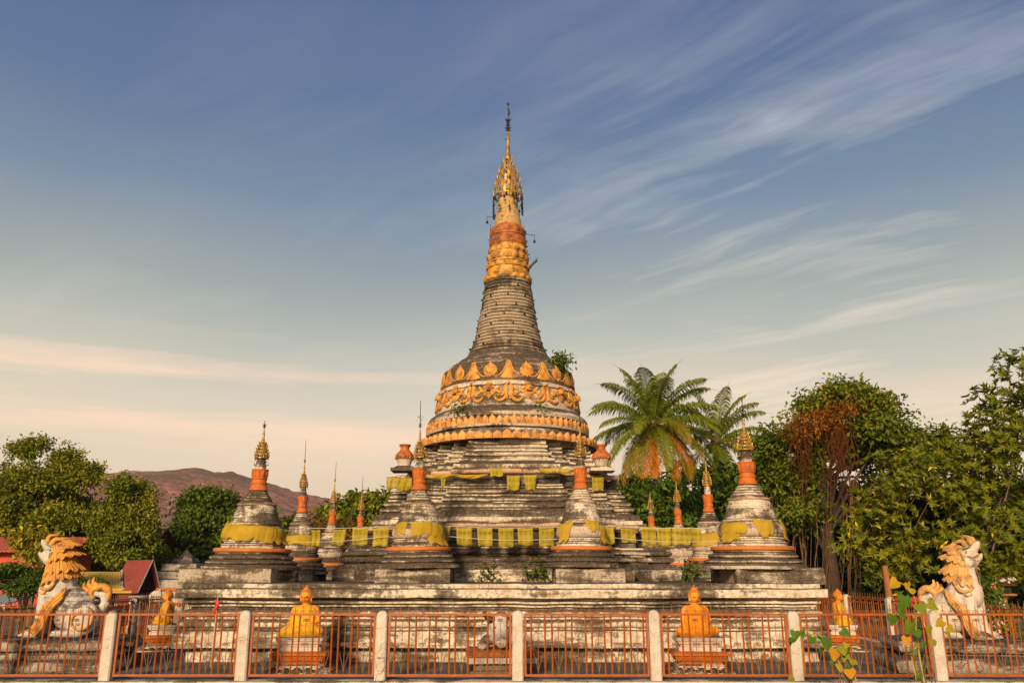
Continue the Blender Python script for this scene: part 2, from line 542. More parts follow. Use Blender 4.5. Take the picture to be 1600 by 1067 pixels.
M['hill'] = hill_mat()
HD = 900.0
ridge_px = [(-500, 800), (-250, 780), (0, 772), (130, 765), (200, 752), (260, 742), (334, 740), (362, 745), (394, 745), (414, 754), (447, 764),
            (481, 773), (504, 781), (560, 800), (620, 812), (700, 822), (800, 835), (1000, 842), (1300, 838), (1700, 825), (2300, 840)]
rx = [PX(a, b, HD) for a, b in ridge_px]
rz_ = [PZ(a, b, HD) for a, b in ridge_px]
mb = MB()
nx, ny = 520, 46
xs = np.linspace(rx[0], rx[-1], nx)
rows = []
for j in range(ny):
    t = j / (ny - 1)                       # 0 foot of the hill, 1 far side
    y = 480 + 760 * t
    row = []
    for x in xs:
        h = float(np.interp(x, rx, rz_))
        k = math.sin(min(1, (y - 480) / (HD - 480)) * PI / 2) ** 1.25 if y <= HD else max(0.0, 1 - ((y - HD) / 340.0) ** 1.5)
        q = Vector((x * .008, y * .008, 0))
        spur = noise.noise(q) * 14 + noise.noise(q * 3.1) * 5
        fine = noise.noise(Vector((x * .10, y * .10, 1))) * 2.0 + noise.noise(Vector((x * .31, y * .31, 5))) * 1.8 + 3.5 * noise.noise(Vector((x * .033, y * .02, 9)))
        env = math.sin(PI * min(1, max(0, t * 1.02)))
        row.append((x, y + 18 * noise.noise(q * 1.7), h * k + (spur * (1 - k) * 2.0 * k) + fine * k - 1.2 * (1 - env)))
    rows.append(row)
mb.loft(rows, close=False)
tag(mb.build('hill', M['hill'], smooth=60), kind='structure')

# ------------------------------------------------------------------ stepped platform
CXP = -.2
YC = 24.6


def rect_ring(hx, y0, y1, cx=0.0, z=0.0, seg=.35, kx=None, ky=None):
    nxn = kx or max(2, int(2 * hx / seg)); nyn = ky or max(2, int((y1 - y0) / seg))
    r = []
    for i in range(nxn): r.append((cx - hx + 2 * hx * i / nxn, y0, z))
    for i in range(nyn): r.append((cx + hx, y0 + (y1 - y0) * i / nyn, z))
    for i in range(nxn): r.append((cx + hx - 2 * hx * i / nxn, y1, z))
    for i in range(nyn): r.append((cx - hx, y1 - (y1 - y0) * i / nyn, z))
    return r


def course(z0, z1, w, kind='slab', bulge=.05):
    """profile points of one moulding course: (z, half width)"""
    h = z1 - z0
    if kind == 'slab':
        e = min(.012, h * .2)
        return [(z0, w - e), (z0 + e, w), (z1 - e, w), (z1, w - e * 1.6)]
    if kind == 'torus':
        return [(z0 + h * (1 - math.cos(PI * k / 6)) / 2, w + bulge * math.sin(PI * k / 6)) for k in range(7)]
    if kind == 'cove':
        return [(z0 + h * (1 - math.cos(PI * k / 6)) / 2, w - bulge * math.sin(PI * k / 6)) for k in range(7)]
    return [(z0, w), (z1, w)]


PR = [(-.02, 6.20)]
PR += course(.0, .27, 6.24)
PR += course(.275, .60, 6.46)
PR += [(.605, 6.34), (.64, 6.33)]
PR += course(.645, .80, 6.34, 'torus', .07)
PR += [(.805, 6.30), (.84, 6.30)]
PR += course(.845, .99, 6.29, 'torus', .08)
PR += [(.995, 6.22), (1.03, 6.20)]
PR += course(1.035, 1.085, 6.28)
PR += course(1.10, 1.15, 6.36)
PR += course(1.165, 1.20, 6.31)
PR += course(1.21, 1.385, 6.47)
PR += course(1.39, 1.49, 6.37)
rings = []
for z, w in PR:
    d = w - 6.46
    rings.append(rect_ring(w, 17.26 - d, 33.2 + d, CXP, z, kx=46, ky=56))
rings.append(rect_ring(5.0, 19, 31, CXP, 1.49, kx=46, ky=56))
plat = thing('temple_platform', 'broad stepped whitewashed platform with black mould carrying the whole chedi', 'platform', (0, 0, 0))
mb = MB(); mb.loft(rings, cap1=True)
mb.jitter(.024, 1.1, .016, 4.3)
mb.build('stepped_base', M['platform'], plat)
# plinth blocks on the platform edge
for (x0, x1, y0, y1, zt) in ((-6.86, -4.95, 17.75, 20.1, 1.79), (4.62, 6.42, 17.75, 20.1, 1.80), (-2.90, -1.30, 18.2, 19.9, 1.78), (.92, 2.38, 18.2, 19.9, 1.79),
                             (-6.55, -5.05, 21.75, 23.5, 1.74), (4.6, 6.1, 21.75, 23.5, 1.74), (-6.5, -5.05, 25.65, 27.4, 1.72), (4.5, 6.05, 25.65, 27.4, 1.72),
                             (-6.6, -4.95, 30.4, 32.4, 1.76), (4.6, 6.25, 30.4, 32.4, 1.76)):
    hx = (x1 - x0) / 2
    kx = ky = 8
    rr = []
    for z, w in [(1.47, 0), (1.50, 0)] + [(1.52 + (zt - 1.54) * k / 3, 0) for k in range(4)] + [(zt, -.02)]:
        rr.append(rect_ring(hx + w, y0 - w, y1 + w, (x0 + x1) / 2, z, kx=kx, ky=ky))
    mb = MB().loft(rr, cap1=True).jitter(.018, 1.6, .007, 6)
    mb.build('plinth_block', M['plinth'], plat)

# ------------------------------------------------------------------ main chedi
CXM = -.13
chedi = thing('chedi', 'tall old chedi with square tiers, gold-banded bell, ringed spire and gilded umbrella', 'chedi', (CXM, YC, 0))


def redent(W, s, n, z, kf=12, ks=2):
    q = [(W, -(W - n * s)), (W, W - n * s)]
    pts = [(W, -(W - n * s) + 2 * (W - n * s) * i / kf) for i in range(kf)]
    x, y = W, W - n * s
    for k in range(n):
        pts += [(x - s * i / ks, y) for i in range(ks)]
        x -= s
        pts += [(x, y + s * i / ks) for i in range(ks)]
        y += s
    out = []
    for r in range(4):
        for a, b in pts:
            for _ in range(r):
                a, b = -b, a
            out.append((a, b, z))
    return out


def tier(prof, s, n, mat, name, amp=.02, parent=None, top=None):
    rr = [redent(W, s, n, z) for z, W in prof]
    if top:
        rr.append(redent(top, s * top / prof[-1][1], n, prof[-1][0]))
    mb = MB().loft(rr, cap1=True)
    mb.jitter(amp, 1.2, amp * .7, 4.6, (CXM, YC, 0))
    return mb.build(name, mat, parent or chedi)


def zf(y, W):
    return PZ(797, y, YC - W)


def crs(y0, y1, W, kind='slab', bulge=.05):
    return course(zf(y0, W), zf(y1, W), W, kind, bulge)


pf = [(1.48, 4.5)]
pf += course(1.49, zf(889, 4.5), 4.5)
pf += [(zf(887, 4.5), 4.46), (zf(881, 4.38), 4.37), (zf(880, 4.3), 4.26), (zf(878.5, 4.3), 4.25)]
pf += crs(878, 868.5, 4.26, 'torus', .09)
pf += [(zf(868, 4.2), 4.22), (zf(866.5, 4.2), 4.21)]
pf += crs(866, 857.5, 4.22, 'torus', .09)
pf += [(zf(857, 4.2), 4.19)]
pf += crs(856.5, 853, 4.17)
tier(pf, .7, 3, M['tier'], 'foot_moulding', top=3.6)
pf = [(zf(853.2, 4.17), 3.98), (zf(845, 3.98), 3.98), (zf(844.5, 4.0), 4.03), (zf(842, 4.0), 4.03), (zf(841.5, 3.98), 3.98),
      (zf(829, 3.98), 3.98), (zf(828, 4.04), 4.05), (zf(824, 4.04), 4.05)]
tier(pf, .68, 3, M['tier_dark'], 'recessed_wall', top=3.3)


def rope(W, s, n, zc, r, name, rib=.055):
    """torus course carved like a rope"""
    base = redent(W, s, n, 0, 1, 1)
    rr = []
    pts = []
    N = len(base)
    for i in range(N):
        a, b = Vector(base[i]), Vector(base[(i + 1) % N])
        L = (b - a).length
        k = max(1, int(L / (rib / 2)))
        d = (b - a).normalized(); nrm = Vector((d.y, -d.x, 0))
        for j in range(k):
            pts.append((a + (b - a) * j / k, nrm, 1.0 if j % 2 else .80))
    for q in range(9):
        t = PI * q / 8
        rr.append([(p.x + nm.x * r * 1.15 * math.sin(t) * e, p.y + nm.y * r * 1.15 * math.sin(t) * e, zc - r * math.cos(t) * (.7 + .3 * e)) for p, nm, e in pts])
    mb = MB().loft(rr).jitter(.008, 2, 0, 1, (CXM, YC, 0))
    return mb.build(name, M['rope'], chedi, smooth=55)


z0, z1 = zf(824, 4.05), zf(815.2, 4.05)
rope(4.03, .68, 3, (z0 + z1) / 2, (z1 - z0) / 2, 'rope_moulding')

pf = [(z1 - .06, 3.66)]
pf += crs(814, 806, 3.62)
pf += [(zf(805.5, 3.6), 3.58), (zf(799, 3.5), 3.52), (zf(796, 3.45), 3.44), (zf(795, 3.4), 3.34), (zf(793.6, 3.4), 3.33)]
pf += crs(793.2, 785.5, 3.34, 'torus', .09)
pf += [(zf(785, 3.3), 3.29), (zf(783.8, 3.3), 3.28)]
pf += crs(783.4, 775.8, 3.26, 'torus', .085)
pf += [(zf(775.4, 3.2), 3.2)]
pf += crs(775, 772, 3.24)
pf += [(zf(771.7, 3.2), 3.16)]
pf += crs(771, 763, 3.14, 'torus', .085)
pf += [(zf(762.6, 3.1), 3.08)]
pf += crs(762, 759, 3.13)
pf += [(zf(758.6, 3.1), 3.06)]
pf += crs(758, 755.5, 3.11)
pf += [(zf(755, 3.05), 3.03)]
tier(pf, .56, 3, M['tier'], 'middle_tier', top=2.8)
pf = [(zf(755.2, 3.03), 3.02), (zf(748, 3.02), 3.02), (zf(747.5, 3.04), 3.05), (zf(746, 3.04), 3.05), (zf(745.5, 3.02), 3.02), (zf(740, 3.02), 3.02)]
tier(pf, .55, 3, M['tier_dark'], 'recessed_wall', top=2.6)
z0, z1 = zf(740, 3.05), zf(730.6, 3.05)
rope(3.03, .55, 3, (z0 + z1) / 2, (z1 - z0) / 2, 'rope_moulding')
pf = [(z1 - .08, 2.84)]
pf += crs(730, 724, 2.78)
pf += [(zf(722, 2.7), 2.68), (zf(720, 2.62), 2.58)]
tier(pf, .46, 3, M['tier'], 'upper_plinth', top=2.3)
pf = [(zf(721.5, 2.5), 2.46)]
pf += crs(720.5, 714.5, 2.47, 'torus', .06)
pf += [(zf(714, 2.4), 2.38), (zf(713, 2.4), 2.37)]
pf += crs(712.6, 705.8, 2.36, 'torus', .09)
pf += [(zf(705.4, 2.35), 2.31), (zf(704.6, 2.35), 2.30)]
pf += crs(704.2, 701.2, 2.35)
pf += [(zf(700.8, 2.3), 2.28)]
pf += crs(700, 694, 2.28, 'torus', .07)
pf += [(zf(693.6, 2.3), 2.26)]
pf += crs(693.2, 686, 2.30)
pf += crs(685.6, 682.6, 2.37)
tier(pf, .42, 3, M['drum'], 'moulded_drum', top=1.9)

NB = 96
LZ = lambda y, r: PZ(797, y, YC - r)


def lat(prof, name, mat, n=NB, amp=.012, smooth=35, mod=None):
    mb = MB().lathe([(LZ(y, r), r) for y, r in prof], n, cap0=True, cap1=True, mod=mod)
    mb.jitter(amp, 1.5, amp * .5, 6, (CXM, YC, 0))
    return mb.build(name, mat, chedi, smooth)


lat([(686, 2.1), (683.5, 2.52), (681, 2.62), (678, 2.60), (676.5, 2.42), (670, 2.34), (667, 2.30), (664.5, 2.30), (664, 2.40), (660.5, 2.42), (660, 2.34),
     (655, 2.30), (650, 2.28), (646, 2.36), (641, 2.38), (637, 2.32), (634, 2.22), (632.5, 2.12)], 'bell_foot', M['bell'])
BELL = [(634, 2.05), (632, 2.12), (628, 2.13), (616, 2.10), (606, 2.06), (600, 2.035), (599.5, 2.085), (594, 2.07), (593.5, 2.01), (586, 1.985), (576, 1.965), (566, 1.945),
        (563, 1.90), (561, 1.80), (558, 1.76), (556.5, 1.74), (555.5, 1.62), (552, 1.52), (550.5, 1.50), (549.5, 1.40), (546.5, 1.32), (545, 1.26), (544, 1.1)]
lat(BELL, 'bell', M['bell'])
lat([(592.5, 1.97), (592, 2.022), (586, 1.998), (576, 1.978), (566.5, 1.958), (564, 1.925), (563.5, 1.85)], 'bell_band', M['bellband'])
BZ = [(LZ(y, r), r) for y, r in BELL]


def bell_r(z):
    return float(np.interp(z, [a for a, b in BZ], [b for a, b in BZ]))


def petal_row(zb, r, h, N, th, mat, name, parent, pointed=True, lean=0.0, c=(0, 0), jit=.0):
    """row of upright lotus petals round a ring"""
    mb = MB()
    rng = random.Random(int(r * 1000) + N)
    for i in range(N):
        a0 = 2 * PI * i / N
        w = PI / N * .96
        hh = h * (1 + rng.uniform(-jit, jit))
        rows = []
        for t, ww, out in ((0, 1.0, .55), (.25, 1.0, .85), (.5, .98, 1.0), (.70, .74 if pointed else .85, .9), (.86, .34 if pointed else .5, .7), (1.0, .02 if pointed else .15, .5)):
            row = []
            for u in (-1, -.5, 0, .5, 1):
                bul = th * out * (1 - .75 * abs(u) ** 1.6)
                rad = r + bul + lean * t
                a = a0 + u * w * ww
                row.append((c[0] + rad * math.sin(a), c[1] - rad * math.cos(a), zb + hh * t))
            rows.append(row)
        back = [[(c[0] + (x - c[0]) * (1 - .05 / max(r, .05) * min(1, r)), c[1] + (y - c[1]) * (1 - .05 / max(r, .05) * min(1, r)), z) for x, y, z in row] for row in reversed(rows)]
        mb.loft([r_ for r_ in rows] + back, close=False)
    return mb.build(name, mat, parent, smooth=50)


zb = LZ(683, 2.66)
petal_row(zb, 2.60, LZ(669.5, 2.66) - zb, 64, .060, M['petal'], 'lotus_petal_row', chedi, pointed=True, jit=.10)
zb = LZ(662.5, 2.42)
petal_row(zb, 2.37, LZ(645.5, 2.42) - zb, 74, .050, M['petal'], 'lotus_petal_row', chedi, pointed=True, jit=.08)

# ringed spire
mb = MB()
ry = [(545.5, 1.24), (530, 1.09), (515, .99), (484, .855), (455, .765), (430, .70)]
pr = []
NR = 23
ys = np.linspace(545.5, 431, NR + 1)
for k in range(NR):
    ra = float(np.interp(-ys[k], [-a for a, b in ry], [b for a, b in ry]))
    rb = float(np.interp(-ys[k + 1], [-a for a, b in ry], [b for a, b in ry]))
    a, b = LZ(ys[k], ra), LZ(ys[k + 1], rb)
    h = b - a
    big_ = .018 if k % 2 else .030
    pr += [(a + h * .02, ra - .03), (a + h * .10, ra + big_ * .6), (a + h * .45, (ra + rb) / 2 + big_), (a + h * .84, rb + big_ * .7), (a + h * .93, rb - .03)]
mb.lathe(pr, 72, cap0=True, cap1=True)
mb.jitter(.014, 1.6, .008, 7, (CXM, YC, 0))
mb.build('ringed_spire', M['rings'], chedi, 40)
# small pegs set in the rings
mb = MB()
rng = random.Random(4)
for k in range(2, NR - 1, 3):
    ra = float(np.interp(-ys[k], [-a for a, b in ry], [b for a, b in ry]))
    for j in range(9):
        a = 2 * PI * j / 9 + k * .37
        mb.box(((ra + .03) * math.sin(a), -(ra + .03) * math.cos(a), LZ(ys[k] - 2, ra)), (.035, .06, .05), a)
mb.build('peg_row', M['iron'], chedi, 0)

lat([(431.5, .60), (431, .735), (427, .73), (426, .70), (424, .715), (419.5, .70), (419, .655), (413, .645), (405, .625), (404, .655), (401, .65), (400.5, .61), (392, .595),
     (385, .575), (384.5, .61), (382, .605), (381.5, .565), (377, .55)], 'gold_band', M['gold'], 64, .006)
lat([(377.5, .55), (377, .565), (374, .585), (371, .56), (366, .545), (362, .535), (361.5, .56), (359, .555), (358.5, .53), (352, .515), (349, .49), (347.5, .46), (347, .40)],
    'burnt_orange_band', M['orange_dk'], 64, .006)
for yy, r, h, n, mt in ((431, .72, .16, 18, 'gold'), (412, .655, .17, 14, 'gold'), (400, .62, .20, 16, 'gold'), (388, .585, .16, 14, 'gold'), (374, .55, .22, 12, 'orange_dk'), (359, .53, .22, 12, 'orange_dk')):
    petal_row(LZ(yy, r), r, h, n, .05, M[mt], 'leaf_fringe', chedi, True, .01)
lat([(347.5, .43), (336, .41), (335.5, .395), (323, .365), (322.5, .345), (311, .31), (300, .27), (286, .2), (270, .12), (258, .05)], 'white_shaft', M['shaft'], 40, .004)


def hti(tiers, N, spike, mat, parent, bells=True, name='umbrella', post_to=None, fat=1.0):
    """gilded openwork umbrella: stacked hoops, uprights, leaf-shaped points and hanging bells"""
    mb = MB()
    for k, (z, r) in enumerate(tiers):
        bt = .017 * fat * (.6 + r)
        mb.lathe([(z - bt * 1.3, r - bt * .4), (z - bt * 1.3, r + bt * .4), (z + bt * 1.3, r + bt * .4 - .004), (z + bt * 1.3, r - bt * .4 - .004), (z - bt * 1.3, r - bt * .4)], 28)
        if k + 1 < len(tiers):
            z2, r2 = tiers[k + 1]
            n = max(6, int(N * (r / tiers[0][1]) ** .6))
            for i in range(n):
                a = 2 * PI * i / n + k * .3
                p = (r * math.sin(a), -r * math.cos(a), z); q = (r2 * math.sin(a), -r2 * math.cos(a), z2)
                mb.tube([p, q], .008 * fat, 5)
                # leaf point standing on the hoop
                a2 = a + PI / n
                h = min(spike, (z2 - z) * 1.1)
                w = PI * r / n * .42
                t = Vector((math.cos(a2), math.sin(a2), 0)); o_ = Vector((math.sin(a2), -math.cos(a2), 0))
                b0 = o_ * (r + .008) + Vector((0, 0, z))
                pts = [b0 - t * w * .6, b0 + t * w * .6, b0 + t * w + Vector((0, 0, h * .35)), b0 + o_ * .02 + Vector((0, 0, h)), b0 - t * w + Vector((0, 0, h * .35))]
                bk = [p_ - o_ * .02 for p_ in pts]
                mb.add(pts + bk, [(0, 1, 2, 3, 4), (9, 8, 7, 6, 5)] + [(i_, (i_ + 1) % 5, 5 + (i_ + 1) % 5, 5 + i_) for i_ in range(5)])
    o = mb.build(name, mat, parent, 40)
    return o


TZ = lambda y: PZ(797, y, YC)
tiers = [(TZ(308), .465), (TZ(298), .44), (TZ(289), .395), (TZ(280), .34), (TZ(271), .28), (TZ(263), .21), (TZ(255), .135), (TZ(247), .075)]
um = hti(tiers, 14, .26, M['gilt'], chedi, name='gilded_umbrella')
# hanging bells under the umbrella
mbell = MB().lathe([(0, .035), (.02, .032), (.055, .018), (.07, .004)], 10, cap0=True)
mbell.tube([(0, 0, .07), (0, 0, .22)], .006, 5)
mbell.tube([(0, 0, 0), (0, 0, -.06)], .005, 5); mbell.box((0, 0, -.09), (.035, .006, .06))
b0 = None
rng = random.Random(9)
for i in range(18):
    a = 2 * PI * i / 18 + .1
    q = (.46 * math.sin(a), -.46 * math.cos(a), TZ(307) - .22 - rng.uniform(0, .22) - (.25 if i % 4 == 0 else 0))
    if b0 is None:
        b0 = mbell.build('hanging_bell', M['iron'], chedi); b0.location = q
    else:
        c = b0.copy(); COL.objects.link(c); c.location = q
    c = b0 if i == 0 else c
    c.rotation_euler = (0, 0, a)
# chains that run down on both sides, bracket arms with bells
for sgn, zz in ((-1, 344), (1, 338)):
    x = sgn * .46
    mb = MB()
    top, bot = TZ(309), TZ(zz)
    mb.tube([(x + .02 * math.sin(k * 2), -.05 + .015 * math.cos(k * 3), top + (bot - top) * k / 27) for k in range(28)], [.018 if k % 2 else .030 for k in range(28)], 6)
    mb.build('bell_chain', M['iron'], chedi)
MB().tube([(-.55, -.05, TZ(352)), (-.58, -.05, TZ(385))], .008, 5).build('loose_wire', M['iron'], chedi)
for pts in ([(-.40, 0, TZ(341)), (-.68, 0, TZ(338))], [(.45, 0, TZ(365)), (.86, 0, TZ(368))]):
    arm = MB().tube(pts, .010, 5).build('bracket_arm', M['iron'], chedi)
    x, z = pts[1][0] * .98, pts[1][2]
    MB().lathe([(-.24, .045), (-.20, .04), (-.15, .012), (-.14, .006), (0, .006)], 9, (x, 0, z), cap0=True, cap1=True).build('bell', M['iron'], arm)
mb = MB().tube([(.58, 0, TZ(424)), (.80, 0, TZ(412)), (.95, 0, TZ(408))], [.03, .022, .006], 6)
for k in range(6):
    mb.tube([(.62 + .055 * k, 0, TZ(422) + .055 * k), (.66 + .055 * k, 0, TZ(421) + .11 + .06 * k)], [.03, .005], 5)
mb.build('broken_ornament', M['iron'], chedi)
rng = random.Random(3)
for k in range(10):
    z = TZ(rng.uniform(360, 432)); r = float(np.interp(z, [TZ(432), TZ(350)], [.72, .5])) 
    a_ = PI / 2 if k % 3 else -PI / 2
    MB().tube([((r - .02) * math.sin(a_), 0, z), ((r + .06) * math.sin(a_), 0, z + .05)], [.03, .004], 5).build('metal_tag', M['iron'], chedi)
mb = MB()
mb.lathe([(TZ(250), .10), (TZ(244), .075), (TZ(243), .085), (TZ(240), .075), (TZ(232), .058), (TZ(231), .07), (TZ(228), .055), (TZ(218), .042), (TZ(217), .055), (TZ(214), .035), (TZ(205), .024)], 16, cap0=True, cap1=True)
mb.build('finial', M['gilt'], chedi)
mb = MB()
mb.tube([(0, 0, TZ(208)), (0, 0, TZ(161))], [.02, .01], 6)
for k in range(5):
    z = TZ(206) + (TZ(187) - TZ(206)) * k / 4.6
    for i in range(8):
        a = 2 * PI * i / 8 + k
        l = .10 + .03 * math.sin(k * 1.9)
        mb.tube([(0, 0, z), (l * math.sin(a), -l * math.cos(a), z + .07)], [.022, .004], 5)
mb.ball((0, 0, TZ(163)), .045, 9, 7)
mb.tube([(-.10, 0, TZ(218)), (.08, 0, TZ(219))], .012, 5)
mb.add([(.005, 0, TZ(183)), (.08, .004, TZ(178)), (.05, .004, TZ(171)), (.005, 0, TZ(168)), (.005, .012, TZ(183)), (.08, .016, TZ(178)), (.05, .016, TZ(171)), (.005, .012, TZ(168))],
       [(0, 1, 2, 3), (7, 6, 5, 4), (0, 1, 5, 4), (1, 2, 6, 5), (2, 3, 7, 6)])
mb.build('spire_vane', M['iron'], chedi)


# ---- gilded stucco relief on the bell
def wp(az, u, z, h):
    r = bell_r(z) + h
    a = az + u / bell_r(z)
    return (r * math.sin(a), -r * math.cos(a), z)


def relief(mb, outline, az, z, th, ctr=(0, 0)):
    rr = []
    for f_, h in ((1.0, -.04), (1.0, th * .55), (.86, th), (.45, th * 1.25), (.04, th * 1.3)):
        rr.append([wp(az, ctr[0] + (u - ctr[0]) * f_, z + ctr[1] + (v - ctr[1]) * f_, h) for u, v in outline])
    mb.loft(rr, cap1=True)
    return mb


def wtube(mb, pts, az, z, rad, lift=.02):
    mb.tube([wp(az, u, z + v, lift) for u, v in pts], rad, 7)
    return mb


def curve(pts, n=8):
    """Catmull-Rom through 2D points"""
    out = []
    p = [pts[0]] + list(pts) + [pts[-1]]
    for i in range(1, len(p) - 2):
        for k in range(n):
            t = k / n
            out.append(tuple(.5 * (2 * p[i][d] + (p[i + 1][d] - p[i - 1][d]) * t + (2 * p[i - 1][d] - 5 * p[i][d] + 4 * p[i + 1][d] - p[i + 2][d]) * t * t
                                   + (3 * p[i][d] - p[i - 1][d] - 3 * p[i + 1][d] + p[i + 2][d]) * t ** 3) for d in range(len(p[0]))))
    out.append(tuple(pts[-1]))
    return out


leafo = curve([(0, .26), (.05, .17), (.15, .08), (.195, -.04), (.16, -.15), (.08, -.19), (0, -.155), (-.08, -.19), (-.16, -.15), (-.195, -.04), (-.15, .08), (-.05, .17), (0, .26)], 4)[:-1]
ZU = (LZ(592, 2) + LZ(562, 1.95)) / 2
ZL = LZ(612, 2.07)
hU = LZ(562, 1.95) - LZ(592, 2)
for i in range(12):
    az = R(-14 + 30 * i)
    mb = MB(); relief(mb, leafo, az, ZU + .03, .032)
    for k in range(7):
        t = -.9 + 1.8 * k / 6
        mb.ball(wp(az, .12 * math.sin(t * 2.2), ZU + .02 - .10 * math.cos(t * 2.2), .055), .014, 6, 5)
    wtube(mb, [(0, -.15), (0, -.24)], az, ZU + .03, .03)
    mb.build('relief_leaf', M['ornament'], chedi, 45)
    az2 = az + R(15)
    mb = MB()
    relief(mb, [(0, .36), (.035, .22), (.085, .06), (.17, -.10), (.235, -.20), (.10, -.235), (0, -.24), (-.10, -.235), (-.235, -.20), (-.17, -.10), (-.085, .06), (-.035, .22)], az2, ZU - .02, .034, (0, -.08))
    for sg in (-1, 1):
        wtube(mb, [(sg * u, v) for u, v in curve([(.03, .30), (.10, .08), (.22, -.10), (.36, -.17), (.48, -.12), (.50, -.05)], 4)], az2, ZU - .02, [.022] * 8 + [.021] * 9 + [.016] * 3 + [.006], .018)
    mb.build('relief_flame', M['ornament'], chedi, 45)
    # guardian mask with spread arms
    mb = MB()
    mb.ball(wp(az, 0, ZL + .13, .05), (.10, .09, .10), 12, 9)
    mb.ball(wp(az, -.045, ZL + .17, .13), .025, 7, 5); mb.ball(wp(az, .045, ZL + .17, .13), .025, 7, 5)
    mb.ball(wp(az, 0, ZL + .125, .145), (.03, .03, .025), 7, 5)
    wtube(mb, [(-.06, .075), (0, .055), (.06, .075)], az, ZL, .018, .135)
    for sg in (-1, 1):
        mb.ball(wp(az, sg * .11, ZL + .15, .03), (.035, .03, .05), 7, 5)
        wtube(mb, [(sg * u, v) for u, v in curve([(.06, .05), (.17, .02), (.25, .11), (.29, .17)], 4)], az, ZL, [.05] * 5 + [.042] * 5 + [.03] * 3, .02)
        wtube(mb, [(sg * u, v) for u, v in curve([(.20, .06), (.32, -.03), (.44, -.03), (.50, .05)], 4)], az, ZL, [.04] * 6 + [.032] * 5 + [.014] * 2, .02)
    relief(mb, [(0, .25), (.04, .31), (.10, .235), (.13, .20), (-.13, .20), (-.10, .235), (-.04, .31)][::-1], az, ZL, .04, (0, .22))
    relief(mb, [(0, -.20), (.10, -.10), (.19, .0), (.15, .075), (.06, .05), (0, .055), (-.06, .05), (-.15, .075), (-.19, .0), (-.10, -.10)], az, ZL, .038, (0, -.03))
    mb.build('relief_mask', M['ornament'], chedi, 45)
    mb = MB()
    for sg in (-1, 1):
        relief(mb, [(sg * u, v) for u, v in ((.01, .20), (.06, .235), (.12, .19), (.14, .08), (.12, -.05), (.07, -.20), (.02, -.23), (.01, 0))], az2, ZL, .034, (sg * .065, .02))
        wtube(mb, [(sg * u, v) for u, v in curve([(.06, -.10), (.15, -.22), (.27, -.25), (.36, -.19), (.38, -.12)], 4)], az2, ZL, [.045] * 6 + [.04] * 6 + [.03] * 3 + [.01] * 2, .02)
        wtube(mb, [(sg * u, v) for u, v in curve([(.10, -.02), (.20, -.10), (.30, -.08)], 4)], az2, ZL, [.035] * 5 + [.012] * 4, .02)
    mb.ball(wp(az2, 0, ZL + .27, .02), (.04, .04, .05), 8, 6)
    mb.build('relief_flourish', M['ornament'], chedi, 45)
# ------------------------------------------------------------------ small stupas round the platform
SZ = lambda y: (888.0 - y) / 74.0


def sm(prof, name, mat, parent, n=40, mod=None, amp=.010, smooth=38):
    mb = MB().lathe([(SZ(y), r) for y, r in prof], n, cap0=True, cap1=True, mod=mod)
    if amp:
        mb.jitter(amp, 2.2, amp * .5, 8)
    return mb.build(name, mat, parent, smooth)


def tor(y0, y1, r, b):
    return [(y0 + (y1 - y0) * (1 - math.cos(PI * k / 5)) / 2, r + b * math.sin(PI * k / 5)) for k in range(6)]


